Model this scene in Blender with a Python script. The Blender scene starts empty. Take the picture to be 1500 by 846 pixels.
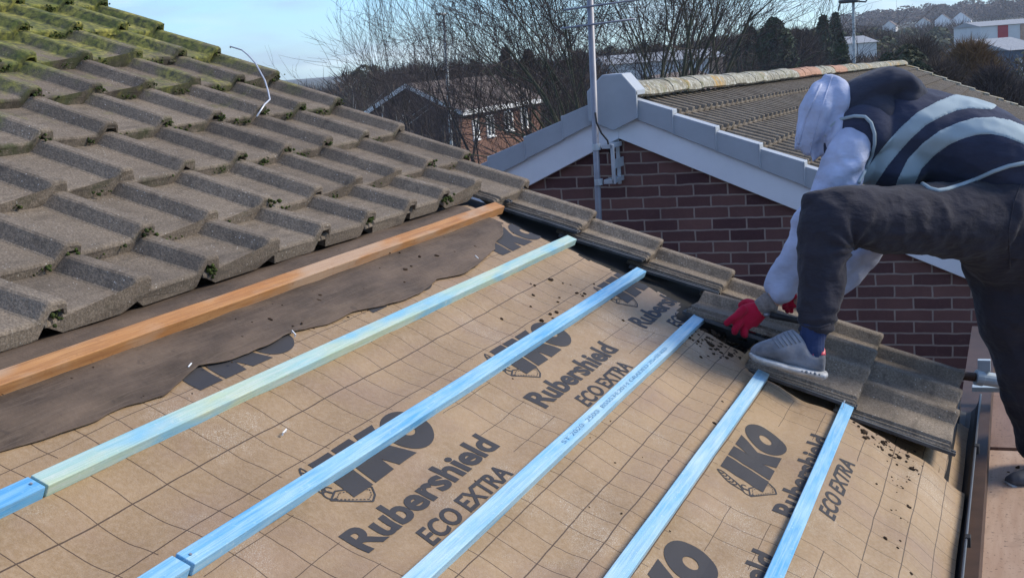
import bpy, bmesh, math, random
from mathutils import Vector, Matrix, Euler, noise
from mathutils.bvhtree import BVHTree
R = math.radians
random.seed(7)
scene = bpy.context.scene
C = scene.collection

# ------------------------------------------------------------------ camera, world, sun, exposure
CAM = Vector((-4.91349, -1.85366, 6.47678))
RW = Matrix(((0.35697, -0.93128, -0.07279), (-0.18623, 0.00541, -0.98249), (0.91536, 0.36427, -0.1715)))  # world -> (right, down, forward)
FPX = 1900.0
cd = bpy.data.cameras.new('camera'); cam = bpy.data.objects.new('camera', cd); C.objects.link(cam)
cd.sensor_width = 36; cd.lens = 36 * FPX / 1500; cd.clip_start = .05; cd.clip_end = 6000
m3 = Matrix((RW[0], -RW[1], -RW[2])).transposed()
cam.matrix_world = Matrix.Translation(CAM) @ m3.to_4x4()
scene.camera = cam

SUN_EL, SUN_AZ = 34, 306            # compass-like: azimuth of the direction towards the sun, degrees from +X counter-clockwise
scene.view_settings.view_transform = 'Standard'; scene.view_settings.look = 'None'
scene.view_settings.gamma = 1; scene.view_settings.exposure = 1.0
w = bpy.data.worlds.new('World'); scene.world = w; w.use_nodes = True
wn, wl = w.node_tree.nodes, w.node_tree.links
wn.clear()
sky = wn.new('ShaderNodeTexSky'); sky.sky_type = 'NISHITA'; sky.sun_disc = False
sky.sun_elevation = R(SUN_EL); sky.sun_rotation = R(90 - SUN_AZ); sky.air_density = 1.0; sky.dust_density = .2; sky.ozone_density = 1.5
bg = wn.new('ShaderNodeBackground'); bg.inputs[1].default_value = .1
wo = wn.new('ShaderNodeOutputWorld')
tc = wn.new('ShaderNodeTexCoord')
mp = wn.new('ShaderNodeMapping'); mp.inputs['Scale'].default_value = (1, 1, 5.5); mp.inputs['Location'].default_value = (.35, .1, .2)
wl.new(tc.outputs['Generated'], mp.inputs[0])
cn = wn.new('ShaderNodeTexNoise'); cn.inputs['Scale'].default_value = 3.2; cn.inputs['Detail'].default_value = 7; cn.inputs['Roughness'].default_value = .55
wl.new(mp.outputs[0], cn.inputs[0])
cr = wn.new('ShaderNodeValToRGB'); cr.color_ramp.elements[0].position = .44; cr.color_ramp.elements[1].position = .60
wl.new(cn.outputs[0], cr.inputs[0])
cn2 = wn.new('ShaderNodeTexNoise'); cn2.inputs['Scale'].default_value = 7; cn2.inputs['Detail'].default_value = 5
wl.new(mp.outputs[0], cn2.inputs[0])
cc = wn.new('ShaderNodeValToRGB')
cc.color_ramp.elements[0].position = .42; cc.color_ramp.elements[0].color = (2.6, 3.2, 4.2, 1)
cc.color_ramp.elements[1].position = .62; cc.color_ramp.elements[1].color = (6.2, 6.9, 7.4, 1)
wl.new(cn2.outputs[0], cc.inputs[0])
mx = wn.new('ShaderNodeMix'); mx.data_type = 'RGBA'
mul = wn.new('ShaderNodeMath'); mul.operation = 'MULTIPLY'; mul.inputs[1].default_value = .75
wl.new(cr.outputs[0], mul.inputs[0]); wl.new(mul.outputs[0], mx.inputs[0])
tint = wn.new('ShaderNodeMix'); tint.data_type = 'RGBA'; tint.blend_type = 'MULTIPLY'; tint.inputs[0].default_value = 1; tint.inputs[7].default_value = (.55, .84, 1.26, 1)
wl.new(sky.outputs[0], tint.inputs[6]); wl.new(tint.outputs[2], mx.inputs[6]); wl.new(cc.outputs[0], mx.inputs[7])
wl.new(mx.outputs[2], bg.inputs[0]); wl.new(bg.outputs[0], wo.inputs[0])

sd = bpy.data.lights.new('sun', 'SUN'); sd.energy = 2.2; sd.angle = R(22); sd.color = (1, .90, .72)
so = bpy.data.objects.new('sun', sd); C.objects.link(so)
sdir = Vector((math.cos(R(SUN_EL)) * math.cos(R(SUN_AZ)), math.cos(R(SUN_EL)) * math.sin(R(SUN_AZ)), math.sin(R(SUN_EL))))
so.rotation_euler = sdir.to_track_quat('Z', 'Y').to_euler()

# ------------------------------------------------------------------ frames and helpers
TH = R(25); ORG = Vector((0, 0, 6.0))
RF = Matrix.Translation(ORG) @ Matrix.Rotation(TH, 4, 'X')      # roof frame: u along the battens, s up the slope, n out of the roof


def ray(x, y):
    v = Vector(((x - 750) / FPX, (y - 423) / FPX, 1)); return RW.transposed() @ v


def atD(x, y, D): return CAM + ray(x, y) * D


def atX(x, y, X):
    d = ray(x, y); return CAM + d * ((X - CAM.x) / d.x)


def px(P):
    X = RW @ (Vector(P) - CAM); return (750 + FPX * X.x / X.z, 423 + FPX * X.y / X.z)


def tag(o, label=None, cat=None, group=None, kind=None):
    if label: o['label'] = label
    if cat: o['category'] = cat
    if group: o['group'] = group
    if kind: o['kind'] = kind
    return o


def empty(name, loc=(0, 0, 0), rot=(0, 0, 0), M=None):
    o = bpy.data.objects.new(name, None); C.objects.link(o); o.empty_display_size = .1
    if M is not None: o.matrix_world = M
    else: o.location = loc; o.rotation_euler = rot
    return o


def obj(name, me, mat, parent=None, M=None, smooth=False):
    if isinstance(me, bmesh.types.BMesh):
        b = me; me = bpy.data.meshes.new(name); b.to_mesh(me); b.free()
    if mat is not None:
        me.materials.clear(); me.materials.append(mat)
    if smooth:
        for p in me.polygons: p.use_smooth = True
    o = bpy.data.objects.new(name, me); C.objects.link(o)
    if parent: o.parent = parent
    if M is not None: o.matrix_local = M
    return o


def bevel(o, wd=.003, seg=2, ang=30):
    m = o.modifiers.new('b', 'BEVEL'); m.width = wd; m.segments = seg; m.limit_method = 'ANGLE'; m.angle_limit = R(ang); m.harden_normals = False
    return o


def add_box(bm, c, s, M=None):
    cx, cy, cz = c; sx, sy, sz = [k / 2 for k in s]
    vs = [bm.verts.new((cx + a * sx, cy + b * sy, cz + d * sz)) for a in (-1, 1) for b in (-1, 1) for d in (-1, 1)]
    if M is not None:
        for v in vs: v.co = M @ v.co
    for f in ((0, 1, 3, 2), (4, 6, 7, 5), (0, 4, 5, 1), (2, 3, 7, 6), (0, 2, 6, 4), (1, 5, 7, 3)):
        bm.faces.new([vs[i] for i in f])
    return vs


def add_tube(bm, pts, rs, seg=8, caps=True, closed=False):
    pts = [Vector(p) for p in pts]
    if not hasattr(rs, '__len__'): rs = [rs] * len(pts)
    rings = []; up = None
    for i, p in enumerate(pts):
        a = pts[max(0, i - 1)]; b = pts[min(len(pts) - 1, i + 1)]; t = (b - a)
        if t.length < 1e-9: t = Vector((0, 0, 1))
        t.normalize()
        if up is None: up = t.orthogonal().normalized()
        up = (up - t * up.dot(t))
        up = up.normalized() if up.length > 1e-6 else t.orthogonal().normalized()
        sd_ = t.cross(up)
        rings.append([bm.verts.new(p + (up * math.cos(k * 2 * math.pi / seg) + sd_ * math.sin(k * 2 * math.pi / seg)) * rs[i]) for k in range(seg)])
    for a, b in zip(rings, rings[1:]):
        for k in range(seg): bm.faces.new((a[k], a[(k + 1) % seg], b[(k + 1) % seg], b[k]))
    if caps:
        bm.faces.new(rings[0][::-1]); bm.faces.new(rings[-1])


def add_prism(bm, poly, vec):
    """closed polygon (list of Vector) extruded by vec"""
    a = [bm.verts.new(p) for p in poly]; b = [bm.verts.new(Vector(p) + Vector(vec)) for p in poly]
    n = len(a); bm.faces.new(a[::-1]); bm.faces.new(b)
    for i in range(n): bm.faces.new((a[i], a[(i + 1) % n], b[(i + 1) % n], b[i]))


def BM(): return bmesh.new()

# ------------------------------------------------------------------ materials


def mat(name, col=(.5, .5, .5), rough=.7, metal=0, spec=.4):
    m = bpy.data.materials.new(name); m.use_nodes = True
    b = m.node_tree.nodes['Principled BSDF']
    b.inputs['Base Color'].default_value = (*col, 1); b.inputs['Roughness'].default_value = rough
    b.inputs['Metallic'].default_value = metal; b.inputs['Specular IOR Level'].default_value = spec
    return m


class N:
    """small node-building helper"""
    def __init__(s, m): s.m = m; s.t = m.node_tree; s.n = s.t.nodes; s.l = s.t.links; s.b = s.n['Principled BSDF']
    def _in(s, sock, v):
        if hasattr(v, 'links') or isinstance(v, bpy.types.NodeSocket): s.l.new(v, sock)
        elif v is not None: sock.default_value = v
    def coord(s, which='Object'): return s.n.new('ShaderNodeTexCoord').outputs[which]
    def map(s, v, scale=(1, 1, 1), rot=(0, 0, 0), loc=(0, 0, 0)):
        k = s.n.new('ShaderNodeMapping'); s.l.new(v, k.inputs[0]); k.inputs['Scale'].default_value = scale; k.inputs['Rotation'].default_value = rot; k.inputs['Location'].default_value = loc; return k.outputs[0]
    def noise(s, v, sc, det=4, ro=.5, out=0):
        k = s.n.new('ShaderNodeTexNoise'); s.l.new(v, k.inputs['Vector']); k.inputs['Scale'].default_value = sc; k.inputs['Detail'].default_value = det; k.inputs['Roughness'].default_value = ro; return k.outputs[out]
    def vor(s, v, sc, feat='F1', out=0):
        k = s.n.new('ShaderNodeTexVoronoi'); k.feature = feat; s.l.new(v, k.inputs['Vector']); k.inputs['Scale'].default_value = sc; return k.outputs[out]
    def ramp(s, v, *stops):
        k = s.n.new('ShaderNodeValToRGB'); s.l.new(v, k.inputs[0]); e = k.color_ramp.elements
        while len(e) < len(stops): e.new(.5)
        for q, (p, c) in zip(e, stops):
            q.position = p; q.color = (*c, 1) if hasattr(c, '__len__') else (c, c, c, 1)
        return k.outputs[0]
    def mix(s, f, a, b, mode='MIX'):
        k = s.n.new('ShaderNodeMix'); k.data_type = 'RGBA'; k.blend_type = mode
        s._in(k.inputs[0], f)
        for i, v in ((6, a), (7, b)):
            if isinstance(v, (tuple, list)) and len(v) == 3: v = (*v, 1)
            s._in(k.inputs[i], v)
        return k.outputs[2]
    def math(s, op, a, b=None, c=None, clamp=False):
        k = s.n.new('ShaderNodeMath'); k.operation = op; k.use_clamp = clamp
        s._in(k.inputs[0], a)
        if b is not None: s._in(k.inputs[1], b)
        if c is not None: s._in(k.inputs[2], c)
        return k.outputs[0]
    def sep(s, v): k = s.n.new('ShaderNodeSeparateXYZ'); s.l.new(v, k.inputs[0]); return k.outputs
    def comb(s, x, y, z):
        k = s.n.new('ShaderNodeCombineXYZ')
        for i, v in enumerate((x, y, z)): s._in(k.inputs[i], v)
        return k.outputs[0]
    def bump(s, h, st=.5, d=.002, prev=None):
        k = s.n.new('ShaderNodeBump'); s.l.new(h, k.inputs['Height']); k.inputs['Strength'].default_value = st; k.inputs['Distance'].default_value = d
        if prev: s.l.new(prev, k.inputs['Normal'])
        return k.outputs[0]
    def col(s, v): s._in(s.b.inputs['Base Color'], v)
    def rough(s, v): s._in(s.b.inputs['Roughness'], v)
    def normal(s, v): s.l.new(v, s.b.inputs['Normal'])
    def wpos(s): return s.n.new('ShaderNodeNewGeometry').outputs['Position']
    def rnd(s): return s.n.new('ShaderNodeObjectInfo').outputs['Random']


def concrete_tile(name, base, dark, light, moss=True):
    m = mat(name, base, .92, 0, .2); k = N(m)
    p = k.wpos()
    big = k.noise(p, 6, 5, .6)
    c = k.mix(k.ramp(big, (.3, 0.), (.7, 1.)), dark, base)
    c = k.mix(k.math('MULTIPLY', k.rnd(), .45), c, light)
    fine = k.noise(p, 160, 3, .7)
    c = k.mix(k.ramp(fine, (.40, .55), (.62, 0.)), c, (dark[0] * .45, dark[1] * .45, dark[2] * .45))
    v = k.vor(p, 75)
    sp = k.ramp(v, (.10, 1.), (.17, 0.))
    sp = k.math('MULTIPLY', sp, k.ramp(k.noise(p, 17, 2), (.50, 0.), (.62, .9)))
    c = k.mix(sp, c, (.50, .47, .43))
    st = k.noise(k.map(p, (2.2, 9, 9)), 3.5, 4)
    c = k.mix(k.ramp(st, (.54, 0.), (.72, .55)), c, (dark[0] * .55, dark[1] * .56, dark[2] * .58))
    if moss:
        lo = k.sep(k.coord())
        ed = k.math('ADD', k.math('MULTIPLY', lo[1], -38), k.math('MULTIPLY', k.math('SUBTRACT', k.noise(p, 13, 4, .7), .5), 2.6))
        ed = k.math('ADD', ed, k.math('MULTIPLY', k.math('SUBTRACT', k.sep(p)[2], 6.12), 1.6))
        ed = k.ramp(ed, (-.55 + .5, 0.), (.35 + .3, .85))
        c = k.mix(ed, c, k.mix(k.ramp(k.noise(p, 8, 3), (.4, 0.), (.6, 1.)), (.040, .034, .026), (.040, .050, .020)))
        q = k.sep(p)
        # real growth pattern: thicker towards the ridge and near the verge
        hgt = k.math('SUBTRACT', q[2], 6.42); hgt = k.math('MULTIPLY', hgt, 2.1)
        nn = k.noise(p, 4.5, 5, .65)
        f = k.math('ADD', hgt, k.math('MULTIPLY', k.math('SUBTRACT', nn, .5), 2.2))
        f = k.ramp(f, (.12, 0.), (.55, .88))
        mc = k.mix(k.ramp(k.noise(p, 11, 4, .7), (.35, 0.), (.65, 1.)), (.085, .115, .03), (.32, .29, .07))
        mc = k.mix(k.ramp(k.noise(p, 45, 3), (.35, 0.), (.6, 1.)), (.06, .07, .035), mc)
        c = k.mix(f, c, mc)
    k.col(c)
    h = k.math('ADD', k.math('MULTIPLY', fine, .6), k.math('MULTIPLY', k.noise(p, 45, 4, .7), .8))
    k.normal(k.bump(h, .7, .004))
    return m


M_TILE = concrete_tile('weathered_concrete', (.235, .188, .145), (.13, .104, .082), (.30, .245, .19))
M_VTILE = concrete_tile('pale_concrete', (.285, .232, .182), (.13, .105, .083), (.36, .30, .235), False)
M_NTILE = concrete_tile('dark_concrete', (.27, .225, .175), (.16, .13, .10), (.32, .27, .21), False)


def mk_moss():
    m = mat('moss', (.05, .08, .02), 1, 0, .1); k = N(m); p = k.wpos()
    c = k.mix(k.ramp(k.noise(p, 14, 3), (.35, 0.), (.65, 1.)), (.020, .022, .014), (.055, .080, .020))
    c = k.mix(k.ramp(k.noise(p, 260, 2), (.4, 0.), (.65, .6)), c, (.16, .20, .06))
    k.col(c); k.normal(k.bump(k.noise(p, 300, 3, .8), 1, .006)); return m


M_MOSS = mk_moss()

M_DIRT = mat('dirt', (.045, .030, .020), 1, 0, .1)


def wood(name, a, b, c_, grain=(1.2, 26, 26), stain=None, rough=.65):
    m = mat(name, a, rough, 0, .2); k = N(m); p = k.coord(); b_dark = tuple(x * .6 for x in a)
    w1 = k.noise(k.map(p, (.9, 3, 3)), 3, 4, .6)
    w2 = k.noise(k.map(p, grain), 3.5, 5, .6)
    c = k.mix(k.ramp(w1, (.36, 0.), (.64, 1.)), a, b)
    c = k.mix(k.ramp(w2, (.42, 0.), (.66, .7)), c, c_)
    v = k.vor(k.map(p, (2.3, 7, 7)), 1.0)
    c = k.mix(k.ramp(v, (.045, .85), (.10, 0.)), c, tuple(x * .35 for x in a))
    if stain: c = k.mix(k.ramp(k.noise(k.map(p, (1.3, 4, 4), loc=(3, 1, 2)), 2.4, 3), (.48, 0.), (.62, .8)), c, stain)
    gr = k.noise(k.map(p, (1.5, 90, 60)), 4, 4, .7)
    c = k.mix(k.ramp(gr, (.35, .35), (.55, 0.)), c, b_dark)
    sp = k.noise(p, 55, 3, .7)
    c = k.mix(k.ramp(sp, (.60, 0.), (.72, .6)), c, c_)
    k.col(c); k.normal(k.bump(gr, .4, .002)); return m


M_BLUE = wood('blue_treated_pine', (.18, .42, .63), (.36, .54, .65), (.48, .62, .68))
M_BLUE2 = wood('sky_blue_treated_pine', (.09, .34, .62), (.27, .49, .66), (.40, .58, .68))
M_DEEP = wood('deep_blue_pine', (.05, .26, .58), (.16, .42, .64), (.28, .50, .64))
M_PALE = wood('pale_green_blue_pine', (.30, .50, .52), (.44, .52, .36), (.52, .58, .54), stain=(.16, .42, .62))
M_OLD = wood('orange_brown_old_pine', (.42, .185, .062), (.46, .24, .10), (.25, .11, .045), stain=(.42, .30, .21))
M_INK = mat('black_ink', (.040, .038, .042), .75, 0, .25)
M_FAINT = mat('faded_ink', (.17, .33, .47), .8)


def mk_membrane():
    m = mat('tan_membrane', (.33, .23, .15), .62, 0, .35); k = N(m); p = k.coord()
    wob = k.n.new('ShaderNodeTexNoise'); k.l.new(p, wob.inputs['Vector']); wob.inputs['Scale'].default_value = 5.5; wob.inputs['Detail'].default_value = 3
    w_ = k.sep(wob.outputs['Color'])
    q = k.sep(p)
    u = k.math('ADD', q[0], k.math('MULTIPLY', k.math('SUBTRACT', w_[0], .5), .016))
    s = k.math('ADD', q[1], k.math('MULTIPLY', k.math('SUBTRACT', w_[1], .5), .009))
    # curl of the cross lines near the eave
    base = k.mix(k.ramp(k.noise(p, 2.2, 4, .6), (.35, 0.), (.65, 1.)), (.238, .153, .078), (.315, .208, .112))
    base = k.mix(k.ramp(k.noise(p, 90, 3, .7), (.4, .0), (.7, .35)), base, (.42, .31, .215))
    # white bloom specks
    bl = k.math('MULTIPLY', k.ramp(k.noise(p, 420, 2, .6), (.55, 0.), (.62, 1.)), k.ramp(k.noise(p, 3.1, 4, .7), (.54, 0.), (.66, .65)))
    base = k.mix(bl, base, (.62, .56, .48))
    # pinkish dirt patches
    base = k.mix(k.ramp(k.noise(k.map(p, (1, 1, 1), loc=(4, 2, 0)), 3.3, 4, .6), (.52, 0.), (.7, .45)), base, (.24, .155, .115))
    # text cells: no grid where the words stand
    def band(lo, hi): return k.math('MULTIPLY', k.math('GREATER_THAN', s, lo), k.math('LESS_THAN', s, hi))
    cell = k.math('LESS_THAN', k.math('FRACT', k.math('ADD', u, 12.88)), .70)
    notext = None
    for lo, hi in ((-.915, -.566), (-1.60, -1.262)):
        b = k.math('MULTIPLY', band(lo, hi), cell); notext = b if notext is None else k.math('MAXIMUM', notext, b)
    keep = k.math('SUBTRACT', 1, notext)
    ul = k.math('ABSOLUTE', k.math('SUBTRACT', k.math('FRACT', k.math('ADD', k.math('MULTIPLY', u, 10), 100.36)), .5))
    ul = k.math('LESS_THAN', ul, .0135)
    ul = k.math('MULTIPLY', ul, keep)
    brk = k.math('GREATER_THAN', k.noise(p, 21, 2), .27)
    ln = k.math('MULTIPLY', ul, brk)
    for s0, wd in ((-.335, .0016), (-.437, .002), (-.555, .0016), (-.655, .0011), (-.76, .0011), (-.85, .0011), (-.975, .0017), (-1.072, .0019), (-1.156, .0019), (-1.245, .0018), (-1.345, .0011), (-1.45, .0011), (-1.59, .0017), (-1.685, .0019), (-1.78, .0019), (-1.865, .0016), (-.24, .0012)):
        l = k.math('LESS_THAN', k.math('ABSOLUTE', k.math('SUBTRACT', s, s0)), wd * .80)
        ln = k.math('MAXIMUM', ln, k.math('MULTIPLY', k.math('MULTIPLY', l, keep), k.math('GREATER_THAN', k.noise(k.map(p, (1, .2, 1)), 17, 2), .24)))
    base = k.mix(k.math('MULTIPLY', ln, .92), base, (.050, .026, .013))
    k.col(base)
    h = k.math('ADD', k.noise(p, 260, 3, .6), k.math('MULTIPLY', k.noise(p, 14, 4, .6), 2.5))
    k.normal(k.bump(h, .32, .004))
    return m


M_MEM = mk_membrane()


def mk_felt():
    m = mat('old_felt', (.10, .07, .055), .8, 0, .3); k = N(m); p = k.coord()
    c = k.mix(k.ramp(k.noise(k.map(p, (1, 3.5, 1)), 3.2, 5, .65), (.34, 0.), (.66, 1.)), (.050, .034, .024), (.125, .086, .060))
    c = k.mix(k.ramp(k.noise(k.map(p, (2, 60, 2), rot=(0, 0, .25)), 4, 4, .7), (.5, 0.), (.7, .4)), c, (.16, .12, .09))
    c = k.mix(k.ramp(k.noise(p, 30, 3), (.66, 0.), (.72, .4)), c, (.03, .022, .018))
    k.col(c); k.normal(k.bump(k.noise(p, 34, 5, .65), .6, .005)); return m


M_FELT = mk_felt()


def mk_brick(name='dark_purple_brick', a=(.085, .040, .042), b=(.20, .10, .085), mo=(.36, .29, .25)):
    m = mat(name, a, .85, 0, .2); k = N(m); p = k.coord()
    q = k.sep(p)
    v = k.comb(q[1], q[2], 0)
    wv = k.noise(p, 9, 3, out=1)
    vv = k.n.new('ShaderNodeVectorMath'); vv.operation = 'MULTIPLY_ADD'; k.l.new(wv, vv.inputs[0]); vv.inputs[1].default_value = (.012, .012, 0); k.l.new(v, vv.inputs[2])
    t = k.n.new('ShaderNodeTexBrick'); k.l.new(vv.outputs[0], t.inputs['Vector'])
    t.inputs['Scale'].default_value = 1; t.inputs['Brick Width'].default_value = .225; t.inputs['Row Height'].default_value = .075
    t.inputs['Mortar Size'].default_value = .006; t.inputs['Mortar Smooth'].default_value = .25; t.inputs['Bias'].default_value = -.05
    t.inputs['Color1'].default_value = (*a, 1); t.inputs['Color2'].default_value = (*b, 1); t.inputs['Mortar'].default_value = (*mo, 1)
    t.offset = .5
    c = k.mix(k.ramp(k.noise(p, 5, 5, .7), (.3, .75), (.7, 0.)), t.outputs[0], k.mix(.5, t.outputs[0], (.05, .03, .035)))
    c = k.mix(k.ramp(k.noise(p, 36, 4, .7), (.56, 0.), (.76, .35)), c, (.19, .11, .095))
    k.col(c)
    h = k.math('ADD', k.math('MULTIPLY', t.outputs[1], -1.0), k.math('MULTIPLY', k.noise(p, 55, 4), .35))
    k.normal(k.bump(h, .8, .008)); return m


M_BRICK = mk_brick()


def simple(name, col, rough=.6, metal=0, var=.25, sc=6, bump=0, bs=60):
    m = mat(name, col, rough, metal); k = N(m); p = k.wpos()
    d = tuple(x * (1 - var) for x in col); l = tuple(min(1, x * (1 + var)) for x in col)
    k.col(k.mix(k.ramp(k.noise(p, sc, 5, .65), (.32, 0.), (.68, 1.)), d, l))
    if bump: k.normal(k.bump(k.noise(p, bs, 4, .6), bump, .003))
    return m


M_PVC = simple('white_bargeboard', (.72, .735, .77), .35, 0, .05, 3)
M_CAP = simple('grey_verge_cap', (.345, .37, .405), .5, 0, .07, 5, .1)
M_GPVC = simple('grey_pvc', (.36, .42, .45), .4, 0, .08)
M_BLACK = simple('black_plastic', (.012, .012, .014), .65, 0, .4, 20)
M_BLACKU = simple('dusty_black_strip', (.06, .06, .062), .5, 0, .5, 12, .2)
M_GALV = simple('galvanised_steel', (.26, .26, .29), .55, .4, .15, 8)
M_BRKT = simple('pale_grey_bracket', (.46, .50, .53), .5, .3, .15, 8)
M_WIRE = mat('pale_wire', (.55, .55, .58), .4, .3)
M_WHITE = simple('white_paint', (.78, .78, .77), .5, 0, .06)
M_GLASS = mat('dark_window_glass', (.05, .06, .075), .12, 0, .6)


def mk_ply(name, a, b):
    m = mat(name, a, .7); k = N(m); p = k.coord()
    c = k.mix(k.ramp(k.noise(k.map(p, (1.2, 9, 1)), 2.5, 5, .6), (.35, 0.), (.65, 1.)), a, b)
    c = k.mix(k.ramp(k.noise(p, 5, 4, .7), (.56, 0.), (.72, .6)), c, tuple(x * .45 for x in a))
    c = k.mix(k.ramp(k.noise(p, 70, 3), (.60, 0.), (.72, .7)), c, (.05, .032, .022))
    k.col(c); k.normal(k.bump(k.noise(k.map(p, (2, 30, 1)), 5, 3), .2, .002)); return m


M_PLY = mk_ply('dirty_pink_plywood', (.36, .235, .165), (.44, .31, .23))
M_PLYD = mk_ply('brown_plywood', (.19, .115, .085), (.235, .15, .115))
M_DKBROWN = simple('dark_brown_matt', (.055, .028, .018), .6, 0, .3, 9)


def cloth(name, col, sc=500, var=.16, wr=.5):
    m = mat(name, col, .95, 0, .12); k = N(m); p = k.wpos()
    d = tuple(x * (1 - var) for x in col); l = tuple(min(1, x * (1 + var)) for x in col)
    k.col(k.mix(k.ramp(k.noise(p, 9, 4, .6), (.3, 0.), (.7, 1.)), d, l))
    k.b.inputs['Sheen Weight'].default_value = .08
    b1 = k.bump(k.noise(k.map(p, (1, 1, 2.2), rot=(.4, .3, .2)), 9, 4, .55), wr, .02)
    k.normal(k.bump(k.noise(p, sc, 2), .25, .001, b1)); return m


M_TROU = cloth('charcoal_joggers_fabric', (.031, .030, .040), wr=.8)
M_VEST = cloth('navy_fleece', (.036, .042, .072), wr=.45)
M_HOOD = cloth('pale_blue_grey_jersey', (.40, .44, .58), wr=.6)
M_COLL = cloth('dark_navy_collar_fabric', (.038, .042, .062))
M_REFL = mat('reflective_tape', (.30, .37, .41), .8, 0, .2)
M_SOCK = cloth('navy_sock_knit', (.025, .04, .10))
M_SKIN = mat('skin', (.42, .25, .19), .5)
M_GLOVE = cloth('red_glove_knit', (.42, .012, .040), wr=.3)
M_SHOE = cloth('dirty_grey_suede', (.20, .21, .24), var=.5, wr=.35)
M_SOLE = simple('off_white_rubber', (.42, .42, .42), .6, 0, .3, 30)
M_HEEL = simple('red_patterned_heel', (.55, .05, .08), .45, 0, .5, 90)
M_LACE = mat('grey_lace', (.16, .18, .21), .8)
M_HAIR = mat('dark_hair', (.02, .015, .012), .8)

# ------------------------------------------------------------------ setting: ground and hills


def sm(a, b, x):
    t = max(0, min(1, (x - a) / (b - a))); return t * t * (3 - 2 * t)


def ground_z(x, y):
    r = math.hypot(x, y); az = math.degrees(math.atan2(y, x)) if x > 0 else 90
    z = -1.5 * sm(35, 80, r)
    if x > 0: z += 13 * sm(280, 900, r) * sm(16, 4, az) + 5 * sm(500, 1600, r)
    return z


bm = BM(); rings = [0, 8, 16, 30, 45, 60, 80, 110, 150, 200, 270, 360, 480, 620, 800, 1000, 1300, 1700, 2300, 3200]; NA = 120
gv = []
for r in rings:
    row = []
    for a in range(NA):
        t = 2 * math.pi * a / NA; x, y = r * math.cos(t), r * math.sin(t)
        row.append(bm.verts.new((x, y, ground_z(x, y) + (noise.noise(Vector((x * .01, y * .01, 0))) * 2 if r > 100 else 0))))
    gv.append(row)
for i in range(len(rings) - 1):
    for a in range(NA):
        b = (a + 1) % NA
        if i == 0: bm.faces.new((gv[0][0], gv[1][a], gv[1][b])) if a else bm.faces.new((gv[0][0], gv[1][0], gv[1][1]))
        else: bm.faces.new((gv[i][a], gv[i + 1][a], gv[i + 1][b], gv[i][b]))
for v in gv[0][1:]: bm.verts.remove(v)
M_GRD = simple('winter_ground', (.060, .062, .040), .95, 0, .45, .05)
tag(obj('ground', bm, M_GRD, smooth=True), kind='structure')

# ------------------------------------------------------------------ our house: walls, rafters, eave
house = empty('house', (0, 0, 0))
tag(house, 'brick house under the stripped roof in the foreground, its slope of felt and battens open', 'house')
bm = BM()
YE = -1.60; ZE = 5.02     # wall head at the eave
slope = math.tan(TH)
poly = [(YE, 0), (4.2, 0), (4.2, ZE + (4.2 - YE) * slope), (YE, ZE)]
for x0, x1 in ((-.45, -.2),):
    add_prism(bm, [Vector((x0, y, z)) for y, z in poly], (x1 - x0, 0, 0))
add_box(bm, (-3.8, YE + .12, 2.5), (6.7, .24, 5.0))
obj('wall', bm, mk_brick('house_brick'), house)
bm = BM()
for u in [-.8 - .6 * i for i in range(11)]:
    add_box(bm, (u, 1.3, -.20), (.045, 5.9, .12), RF)
obj('rafter', bm, M_OLD, house)

# gutter
gut = empty('gutter', (0, 0, 0)); tag(gut, 'black plastic gutter running along the eave beside the tan membrane', 'gutter')
GY, GZ = -1.660, 5.015
bm = BM(); prof = []
for i in range(9):
    t = math.pi + math.pi * i / 8; prof.append((GY + .052 * math.cos(t), GZ + .075 + .075 * math.sin(t)))
inner = [(y * 1 + (GY - y) * .06, z + .004) for y, z in prof][::-1]
add_prism(bm, [Vector((-6.5, y, z)) for y, z in prof + inner], (6.72, 0, 0))
obj('channel', bm, M_BLACK, gut)
bm = BM(); add_tube(bm, [(-6.5, GY - .053, GZ + .077), (.22, GY - .053, GZ + .077)], .004, 6)
obj('rim', bm, simple('grey_rim', (.06, .06, .065), .4), gut)
for i, x in enumerate((-2.9, -2.1, -1.3, -.45)):
    bm = BM(); add_box(bm, (x, GY - .057, GZ + .068), (.03, .016, .03))
    bevel(obj('bracket', bm, M_BLACK, gut), .002)
bm = BM(); add_box(bm, (-3.2, -1.630, 4.99), (6.8, .02, .17)); obj('fascia', bm, M_BLACK, house)
pa, pb, pc = atD(1429, 552, 5.35), atD(1520, 566, 5.35), atD(1407, 549, 5.36)
gp = empty('drain_pipe', pa); tag(gp, 'short pale grey plastic pipe at the far end of the black gutter', 'pipe')
def gpo(n, bm, m): o = obj(n, bm, m, gp, smooth=False); o.matrix_parent_inverse = Matrix.Translation(-pa); bevel(o, .002); return o
bm = BM(); add_tube(bm, [pa, pa.lerp(pb, .3), pb], .029, 16); add_tube(bm, [pa, pa.lerp(pb, .12)], .033, 16); gpo('pipe_body', bm, M_GPVC)
bm = BM(); add_tube(bm, [pc, pa], .019, 12); gpo('rusty_stub', bm, M_DKBROWN)
bm = BM(); q_ = pa.lerp(pb, .14) + Vector((0, 0, .055)); add_box(bm, q_, (.03, .05, .05)); gpo('clip', bm, M_GPVC)
bm = BM(); q_ = pa.lerp(pb, .35); add_box(bm, q_ + Vector((.06, 0, -.05)), (.05, .20, .02)); gpo('ledge', bm, M_GPVC)

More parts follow.
